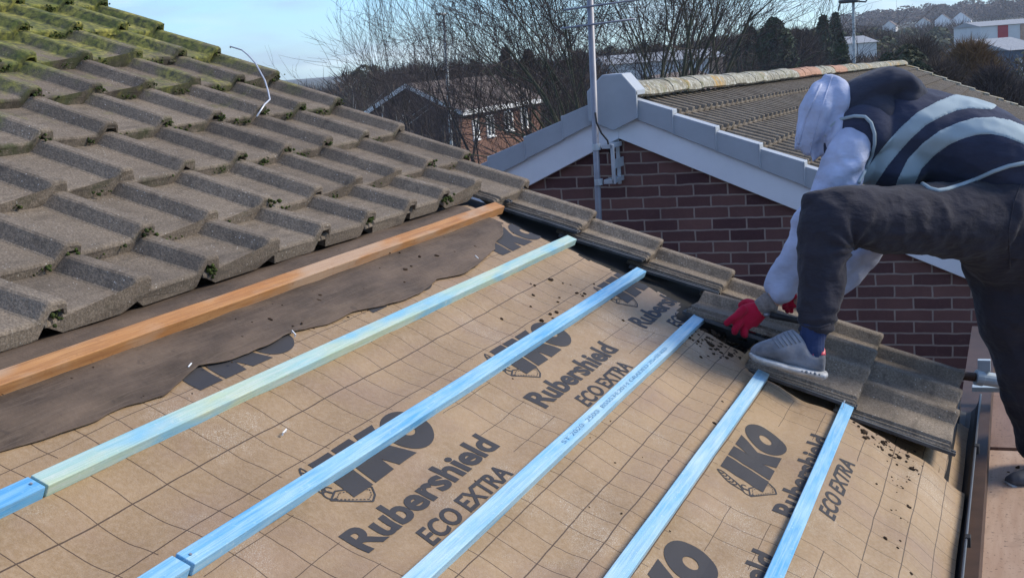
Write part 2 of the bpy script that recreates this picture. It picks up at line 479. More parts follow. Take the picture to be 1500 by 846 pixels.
# plywood deck boards beside the gutter
pz = 4.80
bm = BM(); add_box(bm, (-2.95, -2.34, pz - .009), (6.80, 1.22, .018)); bevel(obj('deck_board', bm, M_PLY, M=Matrix()), .002)
tag(bpy.data.objects['deck_board'], 'dirty pinkish plywood board with soil crumbs beside the gutter, bottom right', 'board', 'plywood boards beside the gutter')
bm = BM(); add_box(bm, (1.37, -2.30, pz - .002), (1.80, 1.26, .018)); o = obj('deck_board', bm, M_PLYD); bevel(o, .002)
tag(o, 'darker brown plywood board beyond the seam, behind the worker\'s leg', 'board', 'plywood boards beside the gutter')
bm = BM(); add_box(bm, (-2.5, -2.33, pz - .30), (9.4, 1.25, .56)); add_box(bm, (-2.5, -1.68, pz - .18), (9.4, .12, .62)); o = obj('deck_gap_shade', bm, M_DKBROWN)  # dark brown blocks stand in for the shadow gap between gutter and boards
tag(o, 'dark brown fill under the plywood boards, standing in for the shadow gap by the gutter', 'frame')

# ------------------------------------------------------------------ membrane and felt
BAT_S = [-.037, -.335, -.628, -.930, -1.225, -1.508]


def mem_n(u, s):
    n = -.0725
    # tight under the battens, slack between them
    if s < -.33:
        ds = min(abs(s - b) for b in BAT_S); n -= .011 * sm(.03, .15, ds) * (.6 + .8 * noise.noise(Vector((u * 1.7, s * 2, 3))))
    n -= .004 * (.5 + .5 * math.cos((u + .2) / .6 * 2 * math.pi)) * sm(.02, .12, min(abs(s - b) for b in BAT_S))
    n -= .055 * sm(.03, .17, s)
    n += .0034 * noise.noise(Vector((u * 7, s * 5, 0))) + .0024 * noise.noise(Vector((u * 4, s * 22, 5)))
    a = u * .92 + s * 1.8; n += .0018 * math.exp(-((a % .37) - .18) ** 2 / .0006) * (noise.noise(Vector((u * 2, s * 2, 9))) + .3)
    # lap fold by the fifth batten
    n += .004 * sm(-1.195, -1.165, s)
    # falls away under the laid tiles
    if s < -1.1: n -= .030 * sm(-1.10, -1.20, s) * sm(-.86, -.74, u)
    # roll down towards the gutter
    n -= .045 * sm(-1.74, -1.93, s) ** 1.3 + .012 * sm(-1.62, -1.72, s)
    return n


def grid_sheet(u0, u1, s0, s1, du, ds, fn, keep=None):
    bm = BM(); nu = int((u1 - u0) / du) + 1; ns = int((s1 - s0) / ds) + 1; V = {}
    for i in range(nu + 1):
        for j in range(ns + 1):
            u = u0 + (u1 - u0) * i / nu; s = s0 + (s1 - s0) * j / ns
            V[i, j] = bm.verts.new((u, s, fn(u, s)))
    for i in range(nu):
        for j in range(ns): bm.faces.new((V[i, j], V[i + 1, j], V[i + 1, j + 1], V[i, j + 1]))
    return bm


def mem_edge(s):
    base = -.43 + (-.23) * sm(-.82, -.87, s)
    if s < -1.13: base = -.05
    return base + .014 * noise.noise(Vector((s * 9, 4, 0)))


def trim(b):
    bmesh.ops.delete(b, geom=[f for f in b.faces if f.calc_center_median().x > mem_edge(f.calc_center_median().y)], context='FACES')
    return b


mem = empty('breather_membrane', M=RF); tag(mem, 'tan printed roofing membrane with dark grid lines and black lettering stretched under the blue battens', 'membrane')
o = obj('sheet', trim(grid_sheet(-6.0, -.02, -1.93, .5, .02, .012, mem_n)), M_MEM, mem, smooth=True)


def conform(me, fn, lift=.0010, du=.02):
    """cut a flat mesh in roof coordinates on a fine grid and lay it on the sheet"""
    b = BM(); b.from_mesh(me) if isinstance(me, bpy.types.Mesh) else None
    xs = [v.co.x for v in b.verts]; ys = [v.co.y for v in b.verts]
    for axis, lo, hi in ((0, min(xs), max(xs)), (1, min(ys), max(ys))):
        t = math.ceil(lo / du) * du
        while t < hi:
            co = Vector((t, 0, 0)) if axis == 0 else Vector((0, t, 0)); no = Vector((1, 0, 0)) if axis == 0 else Vector((0, 1, 0))
            bmesh.ops.bisect_plane(b, geom=b.verts[:] + b.edges[:] + b.faces[:], plane_co=co, plane_no=no)
            t += du if axis == 0 else du * .6
    for v in b.verts: v.co.z = fn(v.co.x, v.co.y) + lift
    trim(b)
    m = bpy.data.meshes.new('print'); b.to_mesh(m); b.free(); return m


def text_mesh(s, off=0.0, shear=0.0, spacing=1.0):
    cu = bpy.data.curves.new('t', 'FONT'); cu.body = s; cu.offset = off; cu.shear = shear; cu.resolution_u = 4; cu.space_character = spacing
    o = bpy.data.objects.new('t', cu); C.objects.link(o)
    dg = bpy.context.evaluated_depsgraph_get(); me = bpy.data.meshes.new_from_object(o.evaluated_get(dg))
    bpy.data.objects.remove(o); return me


def fit_text(s, u0, u1, s0, s1, **kw):
    me = text_mesh(s, **kw)
    xs = [v.co.x for v in me.vertices]; ys = [v.co.y for v in me.vertices]
    ax, bx, ay, by = min(xs), max(xs), min(ys), max(ys)
    for v in me.vertices:
        v.co.x = u0 + (v.co.x - ax) / (bx - ax) * (u1 - u0); v.co.y = s0 + (v.co.y - ay) / (by - ay) * (s1 - s0); v.co.z = 0
    return me


def poly_mesh(polys):
    b = BM()
    for p in polys:
        f = b.faces.new([b.verts.new((x, y, 0)) for x, y in p])
    bmesh.ops.triangulate(b, faces=b.faces[:])
    m = bpy.data.meshes.new('p'); b.to_mesh(m); b.free(); return m


def ribbon(pts, wd=.004, closed=False, dash=None):
    out = []; P = [Vector((*p, 0)) for p in pts]
    if closed: P.append(P[0])
    for i, (a, b) in enumerate(zip(P, P[1:])):
        d = (b - a)
        if d.length < 1e-6: continue
        L = d.length; d.normalize(); nrm = Vector((-d.y, d.x, 0)) * wd / 2
        segs = [(0, L)]
        if dash:
            segs = []; t = 0
            while t < L: segs.append((t, min(L, t + dash))); t += dash * 1.9
        for t0, t1 in segs:
            q0, q1 = a + d * t0, a + d * t1
            out.append([(q0 - nrm)[:2], (q1 - nrm)[:2], (q1 + nrm)[:2], (q0 + nrm)[:2]])
    return out


def iko_polys(u, s):
    """three heavy slab letters .43 wide, .13 high; u,s = top left corner"""
    H = .128; k = .24   # lean
    X = lambda x, y: (u + x + (y + H) * k * .9 - H * k * .9, s + y)
    def q(*pp): return [X(x, y) for x, y in pp]
    P = [q((0, 0), (.086, 0), (.088, -H), (.002, -H))]
    P.append(q((.098, 0), (.178, 0), (.182, -.044), (.20, 0), (.288, 0), (.248, -.062), (.300, -H), (.212, -H), (.184, -.090), (.184, -H), (.100, -H)))
    cx, cy = .362, -H / 2; n = 36
    def X2(a, rx, ry): return X(cx + rx * math.cos(a), cy + ry * math.sin(a))
    for i in range(n):
        a, b = 2 * math.pi * i / n, 2 * math.pi * (i + 1) / n
        P.append([X2(a, .086, H / 2 + .002), X2(b, .086, H / 2 + .002), X2(b, .026, .020), X2(a, .026, .020)])
    return P


def trowel_polys(u, s):
    P = []
    # blade: solid edge and a dashed inner edge
    blade = [(-.085, -.105), (-.045, -.092), (.050, -.130), (.028, -.150), (-.0, -.160)]
    P += ribbon([(u + x, s + y) for x, y in blade], .0042, True)
    inn = [(-.070, -.110), (-.042, -.101), (.036, -.132), (.022, -.145), (-.0, -.151)]
    P += ribbon([(u + x, s + y) for x, y in inn], .0022, True, dash=.005)
    # ferrule curls
    for cx, cy, r in ((-.070, -.094, .014), (-.052, -.083, .011)):
        P += ribbon([(u + cx + r * math.cos(t * .5), s + cy + r * math.sin(t * .5)) for t in range(11)], .0042)
    # twisted handle: two interleaved strands inside a long loop
    a = Vector((-.028, .002, 0)); b = Vector((-.078, -.082, 0)); d = b - a; nrm = Vector((-d.y, d.x, 0)).normalized()
    for sg in (1, -1):
        P += ribbon([tuple((Vector((u, s, 0)) + a + d * t + nrm * sg * .013 * math.sin(math.pi * min(1, t * 1.02)) ** .7)[:2]) for t in [i / 12 for i in range(13)]], .0042)
    for i in range(5):
        t = .2 + i * .13; c = Vector((u, s, 0)) + a + d * t
        P += ribbon([tuple((c + nrm * .010 - d * .05)[:2]), tuple((c + d * .02)[:2]), tuple((c - nrm * .010 - d * .05)[:2])], .004)
    return P


def printed(name, me, parent, fn=mem_n, lift=.0011):
    return obj(name, conform(me, fn, lift), M_INK, parent)


for u0 in (-3.69, -2.69, -1.69, -.69):
    if u0 > -3.5: printed('printed_emblem', poly_mesh(trowel_polys(u0, -.572)), mem)
    printed('printed_logo', poly_mesh(iko_polys(u0, -.572)), mem)
    printed('printed_lettering', fit_text('Rubershield', u0 - .175, min(u0 + .505, 9), -.818, -.748, off=.034), mem)
    printed('printed_lettering', fit_text('ECO EXTRA', u0 - .045, u0 + .395, -.897, -.846, off=.027, shear=.25), mem)
for u0 in (-3.56, -2.62, -1.69):
    printed('printed_emblem', poly_mesh(trowel_polys(u0, -1.270)), mem)
    printed('printed_logo', poly_mesh(iko_polys(u0, -1.270)), mem)
    printed('printed_lettering', fit_text('Rubershield', u0 - .115, u0 + .565, -1.503, -1.438, off=.034), mem)
    printed('printed_lettering', fit_text('ECO EXTRA', u0 + .01, u0 + .47, -1.590, -1.541, off=.027, shear=.25), mem)
for u0 in (-2.60, -1.78, -.80):
    printed('printed_logo', poly_mesh(iko_polys(u0, -.128)), mem)

# old felt, torn along its lower edge
FE = [(-6.1, -.21), (-3.6, -.185), (-3.16, -.192), (-2.95, -.222), (-2.85, -.215), (-2.731, -.232), (-2.60, -.20), (-2.544, -.187), (-2.45, -.212), (-2.287, -.220), (-2.141, -.205), (-2.0, -.228), (-1.875, -.225), (-1.74, -.252), (-1.621, -.268), (-1.498, -.262), (-1.35, -.24), (-1.20, -.268), (-1.082, -.262), (-.93, -.235), (-.80, -.215), (-.751, -.19), (-.62, -.17), (-.52, -.12)]


def felt_edge(u):
    for (a, b), (c, d) in zip(FE, FE[1:]):
        if a <= u <= c: return b + (d - b) * (u - a) / (c - a) + .0035 * noise.noise(Vector((u * 22, 0, 0)))
    return FE[-1][1]


bm = BM(); NU, NS = 240, 60; V = {}
for i in range(NU + 1):
    u = -6.0 + (5.5) * i / NU; e = felt_edge(u)
    for j in range(NS + 1):
        t = j / NS; s = e + (1.1 - e) * t ** 1.5
        lift = .004 + .003 * noise.noise(Vector((u * 5, s * 8, 1))) + .004 * noise.noise(Vector((u * 2, s * 14, 4)))
        lift += .010 * math.exp(-((s - e) / .02) ** 2) * max(0, noise.noise(Vector((u * 3.3, 2, 7))) + .15)
        lift += .006 * sm(-.01, -.14, s) * sm(e, e + .05, s)
        if -.075 < s < 0: lift = min(lift, .004)
        V[i, j] = bm.verts.new((u, s, mem_n(u, max(s, -.3)) + lift))
for i in range(NU):
    for j in range(NS): bm.faces.new((V[i, j], V[i + 1, j], V[i + 1, j + 1], V[i, j + 1]))
felt = obj('old_felt', bm, M_FELT, M=RF, smooth=True)
sol = felt.modifiers.new('s', 'SOLIDIFY'); sol.thickness = .0022; sol.offset = 1
tag(felt, 'old dark brown felt with a torn lower edge, below the tiles over the tan membrane', 'felt')
# white staples
for i, (x, y, r) in enumerate(((-2.56, -.178, .3), (-2.17, -.215, 1.0), (-2.62, -.47, .2), (-1.0, -.225, .9), (-3.0, -.42, -.8))):
    if i == 4: continue
    bm = BM(); add_box(bm, (0, 0, 0), (.022, .0025, .0025)); add_box(bm, (.010, 0, -.003), (.0025, .0025, .008)); add_box(bm, (-.010, 0, -.003), (.0025, .0025, .008))
    o = obj('staple', bm, M_WHITE, M=RF @ Matrix.Translation((x, y, mem_n(x, y) + .011)) @ Matrix.Rotation(r, 4, 'Z'))
    tag(o, ['bent staple at the torn felt edge left of the felt\'s dark curl', 'staple at the felt edge in the middle of the roof', 'bent pale staple on the tan membrane above the big black logo', 'staple at the felt edge near the verge tiles'][i], 'staple', 'loose staples on the roof')

# ------------------------------------------------------------------ battens


def batten(name, u0, u1, s, matl, label, cat='batten', wd=.040, th=.026, ntop=-.0445, ds=0, rot=0, cut=0):
    L = u1 - u0; b = BM(); n = max(2, int(L / .08)); prof = [(-wd / 2, -th), (wd / 2, -th), (wd / 2, 0), (-wd / 2, 0)]; prev = None
    for i in range(n + 1):
        x = L * i / n
        dy = .0016 * noise.noise(Vector((x * 2 + s * 9, 1, 0))); dz = .0012 * noise.noise(Vector((x * 2.5 + s * 5, 7, 0)))
        cur = [b.verts.new((x + (cut if (i == n and k > 1) else 0), y + dy + ds * x / L, z + dz)) for k, (y, z) in enumerate(prof)]
        if prev:
            for k in range(4): b.faces.new((prev[k], cur[k], cur[(k + 1) % 4], prev[(k + 1) % 4]))
        else: b.faces.new(cur[::-1])
        prev = cur
    b.faces.new(prev)
    bmesh.ops.recalc_face_normals(b, faces=b.faces[:])
    o = obj(name, b, matl, M=RF @ Matrix.Translation((u0, s, ntop)) @ Matrix.Rotation(rot, 4, 'Z')); bevel(o, .0022, 2)
    tag(o, label, cat, 'roof battens across the membrane'); return o


batten('batten', -6.0, -.36, -.037, M_OLD, 'old orange-brown batten lying on the dark felt just below the tiles', wd=.044, th=.032, ntop=-.036)
batten('batten', -3.208, -.33, -.318, M_PALE, 'pale green-blue batten, first new one below the old orange-brown batten', ds=-.022)
batten('batten', -6.0, -3.214, -.318, M_DEEP, 'deep blue batten end butted to the pale green-blue batten at the left edge')
batten('batten', -3.196, -.34, -.621, M_BLUE2, 'bright blue batten crossing the black logos, second new one down', ds=-.012)
batten('batten', -6.0, -3.203, -.619, M_BLUE2, 'short blue batten end at the bottom left, butted to the batten over the logos', ntop=-.046)
b4 = batten('batten', -6.0, -.47, -.933, M_BLUE, 'light blue batten with a faint line of print, in the middle of the membrane', ds=.004)
batten('batten', -6.0, -.86, -1.232, M_BLUE, 'light blue batten ending under the tile by the shoe', ds=.010)
batten('batten', -6.0, -.80, -1.524, M_BLUE2, 'lowest blue batten, nearest the eave, crossing the lettering beside the gutter', ds=.022)
# print on the middle batten (in the batten's own frame)
me = fit_text('ST 2020  2500  BS5534:2014 GRADED 25x50 KD', 0, 1.0, -.006, .006, off=.0)
for v in me.vertices: v.co.z = 0
bt = obj('printed_lettering', me, M_FAINT, b4, M=Matrix.Translation((3.93, .001, .0024)))
# nails
for u, s, hz in ((-.87, -1.497, 1), (-3.23, -.318, 0), (-3.18, -.62, 0)):
    bm = BM(); add_tube(bm, [(0, 0, -.02), (.006, .010, .022) if hz else (0, 0, .001)], .0014, 6); add_tube(bm, [(.006, .010, .022) if hz else (0, 0, -.0005), (.007, .011, .0235) if hz else (0, 0, .0008)], .0028, 8)
    o = obj('nail', bm, M_GALV if not hz else M_WHITE, M=RF @ Matrix.Translation((u, s, -.043)))
    tag(o, 'bent bright nail sticking out of the lowest blue batten' if hz else ('nail head in the deep blue batten end at the left edge' if s > -.4 else 'nail head at the joint of the bright blue batten'), 'nail', 'nails in the battens')

# ------------------------------------------------------------------ roof tiles


def tile_mesh(seed, W=.30, L=.375, ribs=1, under=True, near=True):
    """one concrete tile: pan with a raised roll at its right edge and an underlock strip at its left.
    local frame: x along the course (roll crest at 0), y up the slope from the tail, z from the crest"""
    rnd = random.Random(seed)
    top = []; bot = []
    x0 = -W * ribs
    if under:
        top += [(x0 - .036, -.046), (x0 - .030, -.041), (x0 - .026, -.047), (x0 - .014, -.047), (x0 - .010, -.040), (x0 - .006, -.046), (x0 + .016, -.046)]
    top += [(x0 + .022, -.036)]
    for r in range(ribs):
        xr = -W * (ribs - 1 - r)
        top += [(xr - .066, -.037), (xr - .058, -.034), (xr - .030, -.004), (xr - .022, 0), (xr + .016, 0), (xr + .026, -.004), (xr + .035, -.030)]
        if r < ribs - 1: top += [(xr + .045, -.036)]
    top += [(.036, -.040)]
    bot = [(.030, -.044), (.018, -.022), (-.022, -.022), (-.050, -.056), (-.064, -.060), (x0 + .03, -.060), (x0 + .024, -.058), (x0 + (-.036 if under else .022), -.058)]
    prof = top + bot
    TL = .118
    ys = [0, .004, .012, .05, .12, .2, .28, L]
    b = BM(); prev = None
    off = [rnd.uniform(-.0012, .0012) for _ in prof]
    for j, y in enumerate(ys):
        cur = []
        for i, (x, z) in enumerate(prof):
            zz = z - y * TL
            if i < len(top):
                if j == 0: zz -= .009
                elif j == 1: zz -= .0025
            elif y < .06 and len(top) + 3 <= i <= len(top) + 5: zz -= .024
            zz += .0014 * noise.noise(Vector((x * 20 + seed, y * 14, z * 10)))
            yy = y + (.0045 * noise.noise(Vector((x * 16 + seed * 3, 0, z * 30))) if j < 3 else 0)
            cur.append(b.verts.new((x + .0008 * noise.noise(Vector((y * 14, seed, i))), yy, zz)))
        if prev:
            n = len(prof)
            for i in range(n): b.faces.new((prev[i], cur[i], cur[(i + 1) % n], prev[(i + 1) % n]))
        else: b.faces.new(cur[::-1])
        prev = cur
    b.faces.new(prev)
    bmesh.ops.triangulate(b, faces=[f for f in b.faces if len(f.verts) > 4])
    bmesh.ops.recalc_face_normals(b, faces=b.faces[:])
    me = bpy.data.meshes.new('roof_tile'); b.to_mesh(me); b.free(); return me


TILES = [tile_mesh(i) for i in range(6)]
ORD = ['first', 'second', 'third', 'fourth', 'fifth', 'sixth', 'seventh', 'eighth', 'ninth', 'tenth', 'eleventh', 'twelfth', 'thirteenth', 'fourteenth', 'fifteenth', 'sixteenth', 'seventeenth', 'eighteenth', 'nineteenth', 'twentieth']


def put_tile(me, u, s, n, matl, label, group, rz=0, rx=0, ry=0, name='roof_tile'):
    o = bpy.data.objects.new(name, me); C.objects.link(o)
    o.matrix_world = RF @ Matrix.Translation((u, s, n)) @ Euler((rx, ry, rz)).to_matrix().to_4x4()
    if not me.materials: me.materials.append(None)
    o.material_slots[0].link = 'OBJECT'; o.material_slots[0].material = matl
    bevel(o, .0028, 2, 35)
    tag(o, label, 'roof tile', group); return o


rt = random.Random(3)
verge_u = {0: .012, 1: .055, 2: .030, 3: .0, 4: -.02, 5: -.05, 6: -.06, 7: -.06, 8: -.06, 9: -.06}
COURSES = []
for k in range(0, 10):
    s = [.090, .300, .600, .904, 1.208, 1.500, 1.80, 2.10, 2.40, 2.70][k]
    umin = [-3.9, -3.6, -3.0, -2.7, -2.4, -2.1, -1.8, -1.8, -1.5, -1.2][k] - .9
    j = 0
    while True:
        u = -.30 * j + (verge_u[k] if j == 0 else 0)
        if px(RF @ Vector((u + .05, s, 0)))[0] < -60 and j > 0: break
        ss = s + rt.uniform(-.005, .005)
        if k == 0 and j == 0: ss = 0.0
        nn = rt.uniform(-.002, .002)
        cou = 'lowest remaining course' if k == 0 else ORD[k] + ' course up'
        pos = 'at the verge' if j == 0 else ORD[j] + ' tile in from the verge'
        lab = 'grey-brown concrete roof tile in the %s above the bare felt, %s' % (cou, pos)
        vis = ' with green moss' if k >= 5 else ''
        if vis: lab = 'mossy concrete roof tile in the %s above the bare felt, %s' % (cou, pos)
        # a tile of the bottom course that was pushed up lies tilted a little on its neighbour
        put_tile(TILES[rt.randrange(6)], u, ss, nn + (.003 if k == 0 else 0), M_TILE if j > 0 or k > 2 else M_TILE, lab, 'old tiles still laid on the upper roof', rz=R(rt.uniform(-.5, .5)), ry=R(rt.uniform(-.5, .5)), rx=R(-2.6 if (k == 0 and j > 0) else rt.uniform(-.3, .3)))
        j += 1
    COURSES.append((s, -.30 * j))

VHALF = [tile_mesh(30 + i, W=.150) for i in range(3)]
VSH = [tile_mesh(20 + i, W=.265) for i in range(3)]
GV = 'tiles along the open verge'
vt = [(-1, -.312, .004), (-2, -.604, .020), (-3, -.908, .036)]
for q, (k, s, du) in enumerate(vt):
    put_tile(VHALF[q], du, s, 0, M_VTILE, 'pale concrete verge tile, %s one down the bare verge below the old courses' % ORD[q], GV, rz=R(rt.uniform(-.3, .3)))
put_tile(VHALF[0], .050, -1.212, .002, M_VTILE, 'pale verge tile partly hidden behind the worker\'s shin', GV)
for j in range(3):
    put_tile(VSH[(j + 1) % 3], .062 - .265 * j, -1.518 - .003 * j, .001, M_VTILE, ['verge tile with the heel of the grey shoe just inside it', 'middle tile of the course under the shoe heel', 'inner tile of the second course from the eave, over the end of the light blue batten'][j], GV)
for j in range(3):
    put_tile(VSH[(j + 2) % 3], .045 - .265 * j, -1.838 - .002 * j, .001, M_VTILE, ['corner tile of the eave course at the verge', 'middle tile of the eave course beside the gutter', 'inner tile of the eave course, over the end of the lowest blue batten'][j], GV)
# the tile being placed
put_tile(VSH[1], -.275, -1.245, .018, M_VTILE, 'loose concrete tile held by the red gloved hand, lying raised over the verge tiles', GV, rz=R(1.5), rx=R(-1.5), ry=R(8))

# dark undercloak strips sticking out below the open verge tiles
UG = 'dark strips under the open verge tiles'
strips = [((-.215, .33, -.092), (-.205, -.02, -.058), 'short grey strip at the top of the open verge by the old batten'),
          ((-.235, .04, -.092), (-.225, -.325, -.052), 'dusty dark strip beneath the first verge tile'),
          ((-.225, -.26, -.092), (-.215, -.60, -.052), 'dusty dark strip beneath the second verge tile'),
          ((-.215, -.56, -.092), (-.200, -.91, -.052), 'dusty dark strip beneath the third verge tile'),
          ((-.790, -1.17, -.088), (-.785, -1.53, -.052), 'dark strip under the shoe along the inner tile edge'),
          ((-.800, -1.48, -.088), (-.795, -1.86, -.052), 'lowest dark strip, along the inner edge of the eave tile'),
          ((-.60, -.87, -.055), (-.59, -1.24, -.022), 'dark strip under the loose tile by the red glove')]
for (a, b, lab) in strips:
    A = Vector(a); B = Vector(b); d = (B - A).normalized(); sdv = Vector((-d.y, d.x, 0)).normalized() * (-1 if d.y > 0 else 1)
    if sdv.x < 0: sdv = -sdv
    bm = BM()
    for (w0, w1, z0, z1) in ((0, .052, -.004, .0), (-.004, .006, -.004, .007), (.022, .028, 0, .006)):
        P = [A + sdv * w0, A + sdv * w1, B + sdv * w1, B + sdv * w0]
        add_prism(bm, [p + Vector((0, 0, z0)) for p in P], (0, 0, z1 - z0))
    bmesh.ops.recalc_face_normals(bm, faces=bm.faces[:])
    o = obj('undercloak_strip', bm, M_BLACKU, M=RF); bevel(o, .001, 1); tag(o, lab, 'strip', UG)

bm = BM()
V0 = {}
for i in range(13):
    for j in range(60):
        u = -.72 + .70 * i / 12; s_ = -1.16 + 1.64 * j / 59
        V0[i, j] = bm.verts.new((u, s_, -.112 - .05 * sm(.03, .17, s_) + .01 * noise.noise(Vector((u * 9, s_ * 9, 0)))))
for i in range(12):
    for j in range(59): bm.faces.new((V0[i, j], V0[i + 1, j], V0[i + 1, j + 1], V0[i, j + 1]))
o = obj('verge_gap_shade', bm, simple('black_gap_shade', (.016, .015, .015), .9, 0, .5, 14), M=RF, smooth=True)  # black sheet painted as the shade inside the open verge gap
tag(o, 'black sheet standing in for the deep shade in the gap beneath the open verge tiles', 'painted shade')

# ------------------------------------------------------------------ moss clumps and debris


def clump(bm, c, r, rnd, flat=.7, n=1):
    for _ in range(n):
        p = c + Vector((rnd.gauss(0, r * .5), rnd.gauss(0, r * .35), rnd.gauss(0, r * .25)))
        rr = r * rnd.uniform(.45, 1)
        g = bmesh.ops.create_icosphere(bm, subdivisions=1, radius=rr)
        for v in g['verts']:
            d = v.co.normalized(); v.co = v.co * (1 + .45 * noise.noise(d * 2.3 + p * 50)) * 1.0
            v.co.z *= flat; v.co += p


rm = random.Random(11); bm = BM()
for k, (s, umin) in enumerate(COURSES):
    if k == 0: continue
    j = 0
    while -.30 * j > umin:
        u = -.30 * j + (verge_u[k] if j == 0 else 0)
        dens = .25 + .10 * k + (.25 if -.30 * j > -1.2 else 0)
        if rm.random() < dens:
            for _ in range(rm.randint(5, 12)): clump(bm, Vector((u + rm.gauss(0, .018), s - .006 + rm.gauss(0, .005), -.022 + rm.gauss(0, .008))), rm.uniform(.004, .009), rm, .9, 1)
        a0 = rm.uniform(.05, .2); a1 = a0 + rm.uniform(.03, .12)
        for _ in range(int(rm.uniform(4, 30) * min(1, dens))):
            clump(bm, Vector((u - min(.27, rm.uniform(a0, a1)), s - .005 + rm.gauss(0, .003), -.060 + abs(rm.gauss(0, .010)))), rm.uniform(.0035, .0085), rm, .8, 1)
        j += 1
for u, s in ((-2.70, .09), (-2.10, .09), (-1.2, .10), (-.60, .075)):
    [clump(bm, Vector((u + .0 + rm.gauss(0, .014), s + .004 + rm.gauss(0, .006), -.036 + rm.gauss(0, .009))), .008, rm, .8, 1) for _ in range(22)]
o = obj('moss', bm, M_MOSS, M=RF, smooth=True); tag(o, 'green and brown moss tufts along the lower edges of the old tiles', 'moss', kind='stuff')

bm = BM()


def crumbs(cu, cs, ru, rs, n, r0, r1, fn):
    for _ in range(n):
        u = rm.gauss(cu, ru); s = rm.gauss(cs, rs); r = rm.uniform(r0, r1) * (1 if rm.random() < .85 else 1.8)
        g = bmesh.ops.create_icosphere(bm, subdivisions=1, radius=r)
        f = rm.uniform(.4, .8); an = rm.uniform(0, 3.14); st = rm.uniform(1, 1.9)
        for v in g['verts']:
            v.co *= 1 + .5 * noise.noise(v.co.normalized() * 2 + Vector((u * 30, s * 30, 0))); v.co.x *= st; v.co.z *= f
            v.co.xy = Matrix.Rotation(an, 2) @ v.co.xy
            v.co += Vector((u, s, fn(u, s) + r * .3))


crumbs(-1.28, -1.215, .09, .010, 26, .004, .012, mem_n)
crumbs(-.92, -1.66, .04, .05, 60, .0012, .0055, mem_n)
crumbs(-1.25, -1.74, .25, .03, 30, .0015, .0045, mem_n)
crumbs(-.72, -1.02, .07, .06, 90, .0015, .006, mem_n)
crumbs(-.60, -1.02, .08, .06, 40, .003, .010, lambda u, s: -.100)
crumbs(-1.15, -.56, .15, .05, 10, .002, .007, mem_n)
crumbs(-.85, -.50, .15, .06, 14, .002, .006, mem_n)
crumbs(-1.9, -.14, .7, .06, 60, .001, .0035, lambda u, s: mem_n(u, s) + .010)
crumbs(-2.6, -.9, .8, .3, 26, .0015, .003, mem_n)
o = obj('debris', bm, M_DIRT, M=RF); tag(o, 'dark crumbs of soil and moss scattered over the membrane and felt', 'debris', kind='stuff')
bm = BM()
crumbs(.1, -1.98, .25, .07, 90, .003, .011, lambda u, s: pz)
crumbs(-.3, -2.15, .5, .12, 60, .002, .008, lambda u, s: pz)
clump(bm, Vector((.36, -1.92, pz + .01)), .045, rm, .4, 4)
o = obj('soil', bm, M_DIRT); tag(o, 'dark soil crumbs on the plywood boards beside the gutter', 'soil', kind='stuff')

# pale wire lying over the upper verge
bm = BM()
wp = [(-.02, 1.46, .012), (-.075, 1.428, .03), (-.111, 1.35, .045), (-.17, 1.28, .05), (-.227, 1.203, .045), (-.359, 1.067, .03), (-.45, .99, .02), (-.526, .93, .012), (-.60, .905, .006), (-.686, .875, -.025)]
add_tube(bm, wp, .0032, 8)
o = obj('wire', bm, M_WIRE, M=RF, smooth=True); tag(o, 'thin pale bent wire lying over the tiles near the top of the verge', 'wire')

# ------------------------------------------------------------------ neighbouring house
nb = empty('neighbouring_house', (3.2, .57, 0)); tag(nb, 'neighbouring house with dark purple brick gable, white bargeboards and a brown ribbed tile roof', 'house')
GX, AY, AZ, SH = 3.30, .57, 6.24, .0185     # gable plane, apex, ridge droop per metre
SL = math.tan(R(24)); HW = 4.0


def nbo(name, bm, m, smooth=False):
    o = obj(name, bm, m, smooth=smooth); o.parent = nb; o.matrix_parent_inverse = nb.matrix_world.inverted() if False else Matrix.Translation((-3.2, -.57, 0)); return o


bm = BM(); z0 = AZ - .16
add_prism(bm, [Vector((GX, y, z)) for y, z in ((AY - HW, -1), (AY + HW, -1), (AY + HW, z0 - HW * SL), (AY, z0), (AY - HW, z0 - HW * SL))], (.25, 0, 0))
nbo('gable_wall', bm, M_BRICK)
bm = BM()
for sg in (1, -1): add_box(bm, (GX + 12, AY + sg * (HW - .12), 2.0), (23.4, .24, 4.6))
nbo('side_wall', bm, M_BRICK)
# bargeboards
for sg in (1, -1):
    bm = BM(); top = AZ - .115; dp = .185
    P = [Vector((GX - .055, AY, top)), Vector((GX - .055, AY + sg * (HW + .3), top - (HW + .3) * SL)), Vector((GX - .055, AY + sg * (HW + .3), top - (HW + .3) * SL - dp)), Vector((GX - .055, AY, top - dp))]
    add_prism(bm, P, (.045, 0, 0)); bmesh.ops.recalc_face_normals(bm, faces=bm.faces[:]); bevel(nbo('bargeboard', bm, M_PVC), .003)
